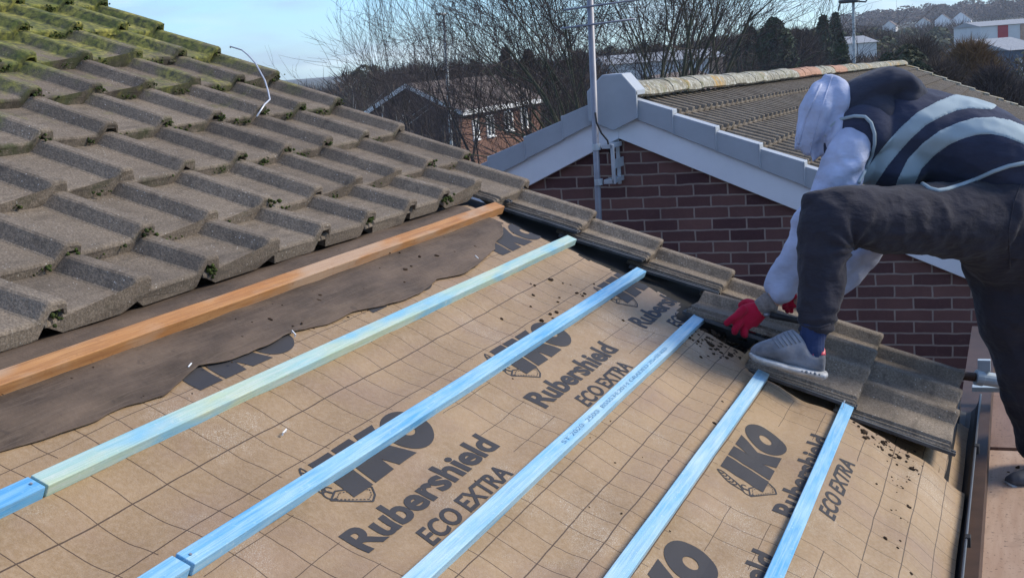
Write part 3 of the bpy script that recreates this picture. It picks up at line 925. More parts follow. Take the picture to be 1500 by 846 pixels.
# soffit
# verge caps: stepped grey units clipped over the tile ends
for sg in (1, -1):
    for i in range(14):
        a0 = .10 + i * .298; a1 = a0 + .306; ca = math.cos(R(24)); sa = math.sin(R(24))
        bm = BM()
        def pt(a, d, x): return Vector((x, AY + sg * a * ca, AZ - a * sa + d))
        x0, x1, th = GX - .078, GX - .088, .012      # head end sits behind the tail of the cap above
        def slab(p, q, r, t, dx):
            add_prism(bm, [p, q, r, t], (dx, 0, 0))
        slab(pt(a0, .002, x0), pt(a1, .030, x1), pt(a1, -.120, x1), pt(a0, -.126, x0), th)
        P = [pt(a0, -.008, x0 + th), pt(a1, .018, x1 + th), pt(a1, .030, x1 + th), pt(a0, .002, x0 + th)]
        add_prism(bm, P, (.11, 0, 0))
        P = [pt(a1 - .004, .033, x1 - .004), pt(a1 + .006, .033, x1 - .004), pt(a1 + .006, -.122, x1 - .004), pt(a1 - .004, -.122, x1 - .004)]
        add_prism(bm, P, (.03, 0, 0))
        P = [pt(a1 - .004, .033, x1 + .026), pt(a1 + .006, .033, x1 + .026), pt(a1 + .006, .004, x1 + .026), pt(a1 - .004, .004, x1 + .026)]
        add_prism(bm, P, (.09, 0, 0))
        bmesh.ops.recalc_face_normals(bm, faces=bm.faces[:])
        bevel(nbo('verge_cap', bm, M_CAP), .004, 2)
# ridge end cap (angled half-hexagon)
bm = BM()
P = [(-.165, -.17), (-.165, .005), (-.075, .115), (.055, .115), (.165, .015), (.165, -.17), (.0, -.24)]
add_prism(bm, [Vector((GX - .112, AY + .015 + y, AZ + z - .005)) for y, z in P], (.03, 0, 0))
P2 = [(-.165, .005), (-.075, .115), (.055, .115), (.165, .015), (.165, -.02), (.055, .085), (-.075, .085), (-.165, -.03)]
add_prism(bm, [Vector((GX - .11, AY + .015 + y, AZ + z)) for y, z in P2], (.22, 0, 0))
bmesh.ops.recalc_face_normals(bm, faces=bm.faces[:]); bevel(nbo('ridge_end_cap', bm, M_CAP), .005)


def nb_roof(bm, sg, X0, X1, rows=15, W=.19, G=.30):
    pr = [(0, -.004), (.100, -.004), (.114, .022), (.120, .026), (.156, .026), (.164, .020), (.176, -.002)]
    pts = []; x = X0
    while x < X1:
        pts += [(x + a, b) for a, b in pr]; x += W
    ca, sa = math.cos(R(24)), math.sin(R(24))
    for r in range(rows):
        a0 = .05 + r * G; a1 = a0 + G
        rows_ = []
        for a, lift in ((a0, -.004), (a1 - .004, .034), (a1, .030), (a1, -.002)):
            rows_.append([bm.verts.new((x, AY + sg * (a * ca + (z + lift) * sa), AZ - .055 - a * sa + (z + lift) * ca - (x - GX) * SH + .006 * noise.noise(Vector((x * 1.2, r * 3., 0))))) for x, z in pts])
        for A, B in zip(rows_, rows_[1:]):
            for i in range(len(pts) - 1): bm.faces.new((A[i], A[i + 1], B[i + 1], B[i]))


bm = BM(); nb_roof(bm, -1, GX - .05, 25.5); nb_roof(bm, 1, GX - .05, 25.5)
bmesh.ops.recalc_face_normals(bm, faces=bm.faces[:])
roofo = nbo('tiled_roof', bm, M_NTILE)


def mk_lichen():
    m = mat('lichened_ridge', (.30, .27, .20), .95, 0, .15); k = N(m); p = k.wpos()
    c = k.mix(k.ramp(k.noise(p, 7, 5, .7), (.38, 0.), (.62, 1.)), (.17, .155, .115), (.33, .31, .25))
    c = k.mix(k.ramp(k.noise(p, 24, 4, .7), (.52, 0.), (.60, .9)), c, (.50, .50, .45))
    c = k.mix(k.ramp(k.noise(p, 1.7, 4, .7), (.56, 0.), (.64, .75)), c, (.46, .27, .07))
    c = k.mix(k.ramp(k.noise(k.map(p, loc=(5, 5, 5)), 5, 4, .7), (.56, 0.), (.66, .7)), c, (.15, .15, .05))
    k.col(c); k.normal(k.bump(k.noise(p, 40, 4, .7), 1, .01)); return m


M_LICH = mk_lichen()
M_TERR = simple('terracotta_ridge', (.36, .20, .13), .9, 0, .3, 9, .5)
x = GX + .1; i = 0
while x < 25.5:
    bm = BM(); L = .445; pr = []
    for t in range(9):
        an = math.pi * (t / 8); pr.append((.125 * math.cos(an), .095 * math.sin(an) - .03))
    inner = [(a * .84, b - .014) for a, b in pr][::-1]
    dz = -(x - GX) * SH + random.uniform(-.006, .006)
    add_prism(bm, [Vector((x, AY + a, AZ + b + dz)) for a, b in pr + inner], (L - .008, 0, -SH * L))
    bmesh.ops.subdivide_edges(bm, edges=bm.edges[:], cuts=1)
    for v in bm.verts: v.co += Vector((0, .006 * noise.noise(v.co * 9), .009 * noise.noise(v.co * 7)))
    bmesh.ops.recalc_face_normals(bm, faces=bm.faces[:])
    nbo('ridge_tile', bm, M_TERR if 9.8 < x < 11.6 or 13 < x < 14.5 else M_LICH); x += .45; i += 1
# far verge: mossy slabs down the far gable
for i in range(13):
    bm = BM(); a0 = .1 + i * .32; ca, sa = math.cos(R(24)), math.sin(R(24)); dz = -(25.5 - GX) * SH
    P = [Vector((25.4, AY - a * ca, AZ - a * sa + d + dz)) for a, d in ((a0, 0), (a0 + .31, .035), (a0 + .31, -.06), (a0, -.08))]
    add_prism(bm, P, (.32, 0, 0)); bmesh.ops.recalc_face_normals(bm, faces=bm.faces[:]); nbo('far_verge_slab', bm, M_LICH)

# mast, aerial rods, bracket and cable on the gable
ma = empty('aerial_mast', (3.05, .66, 5.4)); tag(ma, 'thin grey steel aerial pole strapped to the brick gable, with two short cross rods', 'aerial mast')
mo = Matrix.Translation((-3.05, -.66, -5.4))
def mao(name, bm, m, smooth=False):
    o = obj(name, bm, m, ma, smooth=smooth); o.matrix_parent_inverse = mo; return o
top = atX(862, -60, 3.05); b0 = atX(877.5, 330, 3.05)
bm = BM(); add_tube(bm, [b0 + Vector((0, 0, -.5)), b0, top], .0205, 12); mao('pole', bm, M_GALV, True)
for (xa, ya, xb, yb) in ((822, 42, 930, 28), (826, 15, 940, -1)):
    bm = BM(); add_tube(bm, [atX(xa, ya, 3.02), atX(xb, yb, 3.02)], .0065, 8); mao('rod', bm, M_GALV, True)
P1, P2, P3, P4 = atX(876, 211, 3.0), atX(893, 208, 3.0), atX(893, 266, 3.0), atX(876, 268, 3.0)
bm = BM()
yl, yr = P1.y - .01, P2.y
for z in (5.905, 5.680): add_box(bm, (3.16, (yl + yr) / 2, z), (.24, abs(yr - yl), .028))
add_box(bm, (3.284, (yl + yr) / 2 - .0, 5.79), (.018, abs(yr - yl) * .35, .30))
add_box(bm, (3.05, yr, 5.79), (.02, .022, .25)); add_box(bm, (3.16, yr - .004, 5.79), (.22, .006, .06))
for z in (5.905, 5.680): add_tube(bm, [(3.05, b0.y + (top.y - b0.y) * .4, z - .02), (3.05, b0.y + (top.y - b0.y) * .4, z + .02)], .028, 10)
bevel(mao('wall_bracket', bm, M_BRKT), .002)
cb = [atX(872, 165, 3.02), atX(874, 180, 3.01), atX(881, 195, 3.05), atX(890, 206, 3.02), atX(893, 222, 3.1), atX(899, 236, 3.24), atX(902, 250, 3.27)]
bm = BM(); add_tube(bm, cb, .006, 6); mao('cable', bm, M_BLACK, True)

# ------------------------------------------------------------------ person
Q = atD


def loft(bm, ring_list, seg=20):
    """ring_list: (centre, axis_a vector, axis_b vector) ellipse rings"""
    rings = []
    for c, a, b in ring_list:
        rings.append([bm.verts.new(c + a * math.cos(2 * math.pi * k / seg) + b * math.sin(2 * math.pi * k / seg)) for k in range(seg)])
    for A, B in zip(rings, rings[1:]):
        for k in range(seg): bm.faces.new((A[k], A[(k + 1) % seg], B[(k + 1) % seg], B[k]))
    bm.faces.new(rings[0][::-1]); bm.faces.new(rings[-1])


RGT = RW.transposed() @ Vector((1, 0, 0)); DWN = RW.transposed() @ Vector((0, 1, 0)); FWD = RW.transposed() @ Vector((0, 0, 1))


def limb(bm, pts, depth_ratio=1.0, seg=18):
    """pts: (x, y, D, r_px across[, depth ratio]); rings square to the path, r given in picture pixels at that depth"""
    P = [Q(p[0], p[1], p[2]) for p in pts]; rl = []
    # denser interpolation (Catmull-Rom)
    def cr_(a, b, c, d, t): return .5 * ((2 * b) + (c - a) * t + (2 * a - 5 * b + 4 * c - d) * t * t + (3 * b - a - 3 * c + d) * t ** 3)
    PP = []; RR = []; DR = []
    n = len(P)
    for i in range(n - 1):
        for k in range(4):
            t = k / 4; i0, i3 = max(0, i - 1), min(n - 1, i + 2)
            PP.append(cr_(P[i0], P[i], P[i + 1], P[i3], t))
            r = [pts[j][3] * pts[j][2] / FPX for j in (i0, i, i + 1, i3)]
            RR.append(cr_(*r, t)); dr = [pts[j][4] if len(pts[j]) > 4 else depth_ratio for j in (i, i + 1)]; DR.append(dr[0] + (dr[1] - dr[0]) * t)
    PP.append(P[-1]); RR.append(pts[-1][3] * pts[-1][2] / FPX); DR.append(pts[-1][4] if len(pts[-1]) > 4 else depth_ratio)
    for i, p in enumerate(PP):
        t = (PP[min(len(PP) - 1, i + 1)] - PP[max(0, i - 1)]).normalized()
        a = t.cross(FWD); a = a.normalized() if a.length > .15 else RGT
        b = t.cross(a).normalized()
        rl.append((p, a * RR[i], b * RR[i] * DR[i]))
    # rounded ends
    def dome(c, nxt, rr):
        d = (c[0] - nxt[0]).normalized(); L = c[1].length * .55
        return [(c[0] + d * L * .92, c[1] * .35, c[2] * .35), (c[0] + d * L * .6, c[1] * .78, c[2] * .78)]
    rl = dome(rl[0], rl[1], 0) + rl + dome(rl[-1], rl[-2], 0)[::-1]
    loft(bm, rl, seg)


def blob(bm, x, y, D, rx, ry, rz, rot=0):
    """ellipsoid, rx ry in picture pixels, rz in metres deep"""
    g = bmesh.ops.create_uvsphere(bm, u_segments=20, v_segments=14, radius=1); k = D / FPX; c = Q(x, y, D)
    a = (RGT * math.cos(rot) + DWN * math.sin(rot)) * rx * k; b = (-RGT * math.sin(rot) + DWN * math.cos(rot)) * ry * k
    for v in g['verts']: v.co = c + a * v.co.x + b * v.co.y + FWD * rz * v.co.z


def fuse(bm, voxel=.010, smooth=6, name='x', fn=None):
    me = bpy.data.meshes.new(name); bmesh.ops.recalc_face_normals(bm, faces=bm.faces[:]); bm.to_mesh(me); bm.free()
    o = bpy.data.objects.new(name, me); C.objects.link(o)
    r = o.modifiers.new('r', 'REMESH'); r.mode = 'VOXEL'; r.voxel_size = voxel
    s = o.modifiers.new('s', 'SMOOTH'); s.iterations = smooth; s.factor = .5
    dg = bpy.context.evaluated_depsgraph_get(); out = bpy.data.meshes.new_from_object(o.evaluated_get(dg)); bpy.data.objects.remove(o)
    if fn:
        ns = [v.normal.copy() for v in out.vertices]
        for v, n_ in zip(out.vertices, ns): v.co += n_ * fn(v.co, n_)
    for p in out.polygons: p.use_smooth = True
    return out


def polydist(x, y, pts):
    best = 1e9; tt = 0
    for i, ((ax, ay), (bx, by)) in enumerate(zip(pts, pts[1:])):
        dx, dy = bx - ax, by - ay; L = dx * dx + dy * dy
        t = max(0, min(1, ((x - ax) * dx + (y - ay) * dy) / L)); d = math.hypot(x - ax - t * dx, y - ay - t * dy)
        if d < best: best = d; tt = i + t
    return best, tt


def patch(me, sd_fn, lift=.002, where=None):
    """the part of a surface where sd_fn(point) < 0, cut cleanly and lifted slightly"""
    vals = [sd_fn(v.co) for v in me.vertices]; nrm = [v.normal.copy() for v in me.vertices]; b = BM(); cache = {}
    me.calc_loop_triangles()
    def vv(i):
        if ('v', i) not in cache: cache['v', i] = b.verts.new(me.vertices[i].co + nrm[i] * lift)
        return cache['v', i]
    def ev(i, j):
        k = ('e', min(i, j), max(i, j))
        if k not in cache:
            t = vals[i] / (vals[i] - vals[j]); p = me.vertices[i].co.lerp(me.vertices[j].co, t); n_ = nrm[i].lerp(nrm[j], t); cache[k] = b.verts.new(p - n_ * .0005)
        return cache[k]
    for t in me.loop_triangles:
        ids = t.vertices; out = []
        for a in range(3):
            i, j = ids[a], ids[(a + 1) % 3]
            if vals[i] < 0: out.append(vv(i))
            if (vals[i] < 0) != (vals[j] < 0): out.append(ev(i, j))
        if len(out) >= 3:
            try: b.faces.new(out)
            except ValueError: pass
    return b


person = empty('person', Q(1190, 520, 4.3)); tag(person, 'person in striped navy vest, pale hoodie and red gloves bending to set a tile', 'person')
pinv = Matrix.Translation(-person.location)


def po(name, me, m, parent=None, smooth=True):
    o = obj(name, me, m, smooth=smooth)
    if parent is None: o.parent = person; o.matrix_parent_inverse = pinv
    else: o.parent = parent; o.matrix_parent_inverse = pinv if parent.matrix_parent_inverse == Matrix() else Matrix()
    return o


# --- paths of the limbs: picture x, y, distance, radius in pixels
LEG_L = [(1440, 322, 4.50, 62, 1.05), (1385, 322, 4.42, 55, 1.1), (1310, 322, 4.31, 49, 1.1), (1250, 318, 4.22, 46, 1.05), (1218, 322, 4.19, 43, 1.0), (1207, 365, 4.18, 37, 1.05), (1203, 420, 4.17, 34, 1.1), (1198, 462, 4.16, 29, 1.1), (1193, 482, 4.15, 23, 1.1)]
LEG_R = [(1465, 322, 4.72, 66, 1.0), (1480, 390, 4.74, 66, 1.0), (1500, 460, 4.78, 62, 1.0), (1513, 530, 4.84, 54, 1.0), (1522, 600, 4.92, 43, 1.0), (1524, 655, 4.98, 30, 1.0)]
ARM_L = [(1250, 205, 4.40, 25), (1240, 233, 4.385, 31), (1218, 285, 4.40, 33), (1186, 340, 4.42, 28), (1163, 385, 4.44, 25), (1148, 415, 4.45, 22.5), (1138, 432, 4.45, 20.5)]
ARM_R = [(1330, 230, 4.82, 34), (1300, 300, 4.84, 36), (1266, 352, 4.84, 34), (1240, 392, 4.82, 28), (1205, 425, 4.80, 23), (1175, 437, 4.78, 18)]

# --- body (skin): one continuous figure beneath the clothes
bm = BM()
limb(bm, [(p[0], p[1], p[2], p[3] * .72) for p in LEG_L] + [(1191, 515, 4.13, 12), (1172, 525, 4.13, 11), (1135, 530, 4.13, 8)])
limb(bm, [(p[0], p[1], p[2], p[3] * .72) for p in LEG_R] + [(1522, 690, 5.0, 14), (1500, 702, 5.0, 11)])
limb(bm, [(p[0], p[1], p[2], p[3] * .62) for p in ARM_L] + [(1122, 450, 4.46, 12.5), (1112, 455, 4.46, 13)])
limb(bm, [(p[0], p[1], p[2], p[3] * .62) for p in ARM_R] + [(1165, 438, 4.77, 11)])
limb(bm, [(1470, 290, 4.6, 55, 1.4), (1400, 225, 4.6, 52, 1.6), (1320, 195, 4.6, 55, 1.7), (1270, 185, 4.6, 42, 1.9), (1240, 165, 4.58, 22, 1.0), (1215, 160, 4.56, 24, 1.0)])
blob(bm, 1205, 168, 4.55, 33, 46, .085, .35)
blob(bm, 1176, 176, 4.55, 8, 8, .02)           # nose
blob(bm, 1186, 200, 4.55, 12, 10, .04)         # chin and mouth
blob(bm, 1208, 168, 4.46, 6, 10, .012, .3)     # ear
body = po('body', fuse(bm, .009, 5), M_SKIN)

# --- trousers


def wr_tr(co, n_):
    k = noise.noise(co * 7) * .006 + noise.noise(Vector((co.x * 5, co.y * 22, co.z * 22))) * .004 + .020 * (.30 - abs(noise.noise(Vector((co.x * 6, co.y * 10 + 3, co.z * 5))))) + .007 * (.25 - abs(noise.noise(co * 19)))
    x, y = px(co)
    d = math.hypot(x - 1250, y - 365)               # folds gathered behind the knee
    k += .007 * math.exp(-(d / 45) ** 2) * math.sin(math.atan2(y - 365, x - 1250) * 9)
    d2 = abs(y - 478); k += .005 * math.exp(-(d2 / 22) ** 2) * math.sin(y * .42) if x < 1260 else 0
    if y > 380 and x > 1380: k += .007 * math.sin((x * .8 + y) * .055 + noise.noise(co * 4) * 3)
    return k


bm = BM(); limb(bm, LEG_L); limb(bm, LEG_R)
blob(bm, 1476, 296, 4.60, 74, 62, .20, -.35); blob(bm, 1450, 310, 4.52, 70, 52, .17); blob(bm, 1500, 330, 4.60, 66, 80, .20); limb(bm, [(1420, 325, 4.48, 54), (1465, 345, 4.58, 62), (1490, 380, 4.7, 64)])
limb(bm, [(1182, 310, 4.20, 8), (1192, 300, 4.20, 22), (1225, 305, 4.21, 32)])
trou = po('joggers', fuse(bm, .0085, 5, fn=wr_tr), M_TROU)

# --- vest


def wr_v(co, n_): return noise.noise(co * 7) * .006 + noise.noise(co * 18) * .0022 + .018 * (.3 - abs(noise.noise(Vector((co.x * 3, co.y * 4 + 7, co.z * 8))))) + .005 * (.25 - abs(noise.noise(co * 17)))


bm = BM()
limb(bm, [(1560, 262, 4.62, 50, 1.5), (1512, 250, 4.62, 58, 1.5), (1468, 240, 4.60, 66, 1.45), (1420, 222, 4.58, 70, 1.4), (1370, 205, 4.60, 68, 1.35), (1320, 196, 4.59, 68, 1.35), (1285, 190, 4.58, 62, 1.4), (1262, 185, 4.57, 48, 1.5)])
blob(bm, 1268, 190, 4.44, 40, 42, .10, .3); blob(bm, 1247, 206, 4.475, 42, 46, .085, .3); blob(bm, 1254, 232, 4.49, 30, 42, .08, .2); blob(bm, 1305, 232, 4.53, 56, 50, .13); blob(bm, 1290, 185, 4.76, 40, 44, .10, .3)
vest_me = fuse(bm, .009, 6, fn=wr_v)
# open the arm hole: nothing of the vest where the sleeve comes out
vest = po('vest', vest_me, M_VEST)
B1 = [(1262, 285), (1274, 262), (1291, 237), (1308, 216), (1327, 195), (1350, 174), (1376, 160), (1398, 151), (1419, 147), (1450, 149)]
B2 = [(1320, 290), (1326, 268), (1340, 240), (1360, 219), (1383, 202), (1408, 191), (1430, 185), (1452, 184), (1474, 188), (1500, 198), (1530, 214)]
for Bd, w0 in ((B1, 11.5), (B2, 12.5)):
    po('reflective_stripe', patch(vest_me, lambda co: polydist(*px(co), Bd)[0] - w0, .003), M_REFL, vest)
HEM = [(1351, 269), (1362, 276), (1374, 279), (1387, 277), (1410, 270), (1433, 261), (1455, 251), (1478, 243), (1500, 239), (1540, 236)]
# hem: a cord over whatever surface lies there (vest above, joggers below)
def cord_on(meshes, pts, r, name, m, parent, seg=8, push=0):
    trees = []
    for me in meshes:
        trees.append(BVHTree.FromPolygons([v.co for v in me.vertices], [p.vertices[:] for p in me.polygons]))
    out = []; P = []
    for (a, b) in zip(pts, pts[1:]):
        for k in range(4): P.append((a[0] + (b[0] - a[0]) * k / 4, a[1] + (b[1] - a[1]) * k / 4))
    P.append(pts[-1])
    for x, y in P:
        d = ray(x, y).normalized(); best = None
        for t in trees:
            h = t.ray_cast(CAM, d)
            if h[0] is not None and (best is None or h[3] < best[3]): best = h
        if best: out.append(best[0] - d * (r * .4 + push))
    bm = BM()
    if len(out) > 2: add_tube(bm, out, r, seg)
    return po(name, bm, m, parent)


cord_on([vest_me, trou.data], HEM, .0075, 'hem_piping', M_REFL, vest)

# --- hoodie: sleeves, hood over the head


def wr_h(co, n_):
    x, y = px(co); k = noise.noise(co * 14) * .004 + .017 * (.3 - abs(noise.noise(Vector((co.x * 8, co.y * 11, co.z * 11))))) + .006 * (.25 - abs(noise.noise(co * 23)))
    if y > 230: k += .006 * math.sin((y * 1.0 + x * .9) * .13 + 3 * noise.noise(co * 6))
    return k


bm = BM(); limb(bm, ARM_L); limb(bm, ARM_R)
limb(bm, [(1290, 205, 4.54, 26), (1340, 205, 4.62, 30), (1290, 205, 4.74, 26)])
limb(bm, [(1348, 368, 4.60, 10), (1300, 300, 4.6, 30)])
hoodie = po('hoodie', fuse(bm, .0085, 5, fn=wr_h), M_HOOD)
bm = BM()
limb(bm, [(1219, 120, 4.52, 12), (1207, 142, 4.52, 24, 1.6), (1199, 168, 4.52, 29, 1.7), (1189, 192, 4.52, 23, 1.8), (1181, 212, 4.52, 15, 1.8), (1177, 222, 4.52, 8, 1.6)])
blob(bm, 1226, 150, 4.5, 18, 36, .10, .3); blob(bm, 1222, 196, 4.50, 20, 40, .10, .2)
limb(bm, [(1218, 122, 4.50, 9), (1230, 119, 4.48, 5), (1241, 120, 4.47, 2.5)])
limb(bm, [(1222, 132, 4.52, 16), (1214, 118, 4.51, 9), (1208, 111, 4.50, 4)]); limb(bm, [(1184, 205, 4.52, 14, 2), (1172, 214, 4.52, 7, 3), (1166, 219, 4.52, 3.5, 3)]); limb(bm, [(1196, 205, 4.50, 18), (1196, 228, 4.49, 9), (1190, 237, 4.49, 4)])
hood = po('hood', fuse(bm, .0085, 5, fn=lambda co, n_: noise.noise(co * 11) * .008 + .014 * (.3 - abs(noise.noise(Vector((co.x * 9, co.y * 12, co.z * 7))))) + .005 * math.sin((px(co)[0] * .9 + px(co)[1] * .35) * .22 + 3 * noise.noise(co * 5)) + noise.noise(co * 25) * .003), M_HOOD)
cord_on([hood.data], [(1219, 112), (1211, 135), (1203, 160), (1195, 188), (1189, 212), (1186, 228)], .0022, 'hood_seam', M_HOOD, hood)
cord_on([hood.data], [(1203, 124), (1190, 150), (1181, 172), (1174, 194), (1169, 212)], .0042, 'hood_rim', M_HOOD, hood)
cord_on([trou.data], [(1498, 262), (1484, 300), (1477, 340), (1480, 392)], .0025, 'side_seam', M_TROU, trou)
cord_on([trou.data], [(1166, 472), (1180, 478), (1200, 480), (1216, 474)], .0035, 'cuff_seam', M_TROU, trou)
# dark collar / hood of the vest thrown forward over the neck
bm = BM()
limb(bm, [(1226, 190, 4.50, 12, 2.2), (1240, 158, 4.51, 20, 2.6), (1264, 138, 4.53, 26, 3.0), (1296, 130, 4.56, 26, 3.2), (1328, 142, 4.58, 18, 3.2), (1350, 160, 4.60, 10, 3)])
blob(bm, 1272, 168, 4.50, 40, 40, .13, .5); blob(bm, 1312, 150, 4.56, 40, 26, .16, .3)
coll = po('collar', fuse(bm, .009, 5, fn=lambda co, n_: noise.noise(co * 9) * .007 + .014 * (.3 - abs(noise.noise(co * 7)))), M_COLL)
# arm-hole band: dark binding with a pale piping outside it
AH = [(1210, 200), (1215, 187), (1230, 175), (1251, 170), (1267, 171), (1276, 180), (1281, 196), (1281, 212), (1277, 228), (1271, 242), (1264, 256), (1258, 268)]
AHI = [(1212, 203), (1217, 197), (1226, 189), (1246, 182), (1262, 182), (1268, 192), (1270, 208), (1267, 224), (1261, 240), (1254, 256)]
cord_on([vest_me, coll.data, hoodie.data], AH, .0060, 'armhole_piping', M_REFL, vest, push=.004)

# --- sock
bm = BM(); limb(bm, [(1192, 480, 4.15, 20), (1190, 500, 4.14, 18.5), (1189, 518, 4.13, 18), (1187, 530, 4.13, 14)])
po('sock', fuse(bm, .006, 3, fn=lambda co, n_: .0012 * math.sin(px(co)[0] * 1.6)), M_SOCK)

# --- shoes


def shoe(ox, oy, D0, sc=1.0, far=False):
    """side view outline in pixels relative to the heel's bottom; lofted across"""
    root = empty('shoe', Q(ox, oy, D0)); root.parent = person; root.matrix_parent_inverse = pinv
    inv = Matrix.Translation(-Q(ox, oy, D0))
    k = sc
    # sections along the foot: x from the toe (-108) to the heel (0): bottom y, top y, half width (px)
    S = [(-107, -32, -40, 8), (-103, -31, -47, 15), (-92, -28, -53, 19), (-76, -24, -58, 20), (-60, -19, -66, 19.5), (-46, -15, -70, 16), (-36, -12, -63, 16), (-26, -10, -46, 16), (-14, -8, -37, 15.5), (-5, -7, -42, 14), (0, -8, -44, 9)]
    bm = BM(); rl = []
    for x, yb, yt, hw in S:
        c = Q(ox + x * k, oy + (yb + yt) / 2 * k, D0); rl.append((c, DWN * (yb - yt) / 2 * k * D0 / FPX * 1.04, FWD * hw * 1.25 * k * D0 / FPX))
    loft(bm, rl, 24)
    up = fuse(bm, .0045, 3, fn=lambda co, n_: noise.noise(co * 40) * .0015)
    o1 = obj('upper', up, M_SHOE, root); o1.matrix_parent_inverse = inv
    bm = BM(); rl = []
    SS = [(-109, -32, -38, 9), (-104, -25, -36, 17), (-92, -20, -32, 21), (-74, -14, -27, 22), (-55, -8, -21, 21), (-36, -3, -17, 20), (-18, 1, -13, 19), (-4, 4, -11, 17), (3, 1, -11, 12)]
    for x, yb, yt, hw in SS:
        c = Q(ox + x * k, oy + (yb + yt) / 2 * k, D0); rl.append((c, DWN * (yb - yt) / 2 * k * D0 / FPX, FWD * hw * 1.25 * k * D0 / FPX))
    loft(bm, rl, 20)
    o2 = obj('sole', fuse(bm, .004, 2), M_SOLE, root, smooth=True); o2.matrix_parent_inverse = inv
    if not far:
        hb = patch(up, lambda co: max((ox - 19 + (px(co)[1] - (oy - 40)) * .25) - px(co)[0], px(co)[1] - (oy - 33)), .0022)
        o3 = obj('heel_tab', hb, M_HEEL, root, smooth=True); o3.matrix_parent_inverse = inv
        tree = BVHTree.FromPolygons([v.co for v in up.vertices], [p.vertices[:] for p in up.polygons])
        for i in range(6):
            xa, ya = ox - 44 - i * 6.2, oy - 60 + i * 0.8
            pts = []
            for q in range(6):
                d = ray(xa - 3 + q * 2.6, ya - 9 + q * 3.4 + i * .8).normalized(); h = tree.ray_cast(CAM, d)
                if h[0] is not None: pts.append(h[0] - d * .0018)
            if len(pts) > 2:
                bm = BM(); add_tube(bm, pts, .0026, 6); o4 = obj('lace', bm, M_LACE, root, smooth=True); o4.matrix_parent_inverse = inv
        # dark mesh patch on the sole by the heel
        bm = BM(); 
        for i in range(5):
            c = Q(ox - 38 + i * 6.2, oy - 11.5 + i * 1.2, D0) - FWD * .0585 * 1.0; g = bmesh.ops.create_icosphere(bm, subdivisions=2, radius=.0055)
            for v in g['verts']: v.co = c + v.co * (.9 if i % 2 else .6)
        o5 = obj('sole_vent', bm, M_LACE, root, smooth=True); o5.matrix_parent_inverse = inv
    return root


shoe(1207, 553, 4.13)
# right shoe on the board: toe visible left of the trouser
sh = shoe(1562, 735, 4.84, .82, True)
for ch in sh.children: ch.data.materials.clear(); ch.data.materials.append(simple('dark_grey_suede', (.09, .09, .10), .9) if ch.name.startswith('upper') else M_SOLE)

# --- gloves: palm and five curled fingers each


def glove(palm, fingers, D, name='glove'):
    bm = BM(); limb(bm, palm, .75) if len(palm) > 0 else None
    for f in fingers: limb(bm, f, 1.0, 12)
    return po(name, fuse(bm, .0035, 2, fn=lambda co, n_: noise.noise(co * 60) * .0007), M_GLOVE)


D = 4.46
glove([(1116, 452, D, 13), (1106, 458, D, 17), (1096, 464, D, 20), (1088, 470, D - .01, 18)],
      [[(1090, 452, D - .03, 7), (1080, 462, D - .05, 6.2), (1071, 468, D - .05, 5.6), (1063, 474, D - .04, 4.6)],       # index, reaching to the tile edge
       [(1090, 462, D - .01, 7), (1082, 474, D - .04, 6.4), (1077, 482, D - .05, 5.8), (1076, 487, D - .04, 5)],
       [(1094, 472, D + .01, 7), (1090, 482, D - .02, 6.4), (1090, 489, D - .03, 5.6), (1093, 490, D - .01, 5)],
       [(1100, 474, D + .03, 6.2), (1100, 483, D + .01, 5.6), (1101, 487, D + .02, 5), (1104, 485, D + .04, 4.4)],
       [(1104, 446, D + .02, 6.8), (1094, 443, D + .05, 6.4), (1085, 448, D + .07, 5.6)]], D)
D = 4.78
glove([(1176, 437, D, 9), (1168, 439, D, 11), (1160, 441, D, 11), (1154, 443, D, 9)],
      [[(1158, 436, D - .02, 4.6), (1152, 441, D - .03, 4.2), (1149, 447, D - .02, 3.6)],
       [(1156, 440, D, 4.8), (1150, 447, D - .01, 4.2), (1149, 452, D, 3.6)],
       [(1157, 445, D + .02, 4.8), (1153, 452, D + .01, 4.2), (1154, 456, D + .02, 3.6)],
       [(1160, 448, D + .03, 4.4), (1158, 454, D + .03, 3.8), (1160, 456, D + .04, 3.2)],
       [(1164, 434, D - .03, 4.6), (1157, 431, D - .05, 4.4), (1150, 433, D - .05, 3.8)]], D)
# glove cuff (grey knitted wrist)
bm = BM(); limb(bm, [(1128, 443, 4.455, 17), (1120, 448, 4.46, 15.5), (1114, 453, 4.46, 15)])
po('glove_cuff', fuse(bm, .005, 2, fn=lambda co, n_: .001 * math.sin(px(co)[1] * 2.2)), simple('grey_knit', (.20, .17, .155), .95, 0, .3, 60))
# hand tool held under the tile edge
bm = BM(); t0 = Q(1119, 461, 4.42); t1 = Q(1128, 461, 4.42); t2 = Q(1172, 470, 4.40)
add_tube(bm, [t0, t1], .006, 8); o = obj('slate_ripper', bm, M_GALV, smooth=True)
bm = BM(); add_tube(bm, [t1, t2], [.011, .010], 10); h = obj('handle', bm, M_BLACK, o, smooth=True)
tag(o, 'slim black handled hand tool lying by the red gloved hand', 'hand tool')

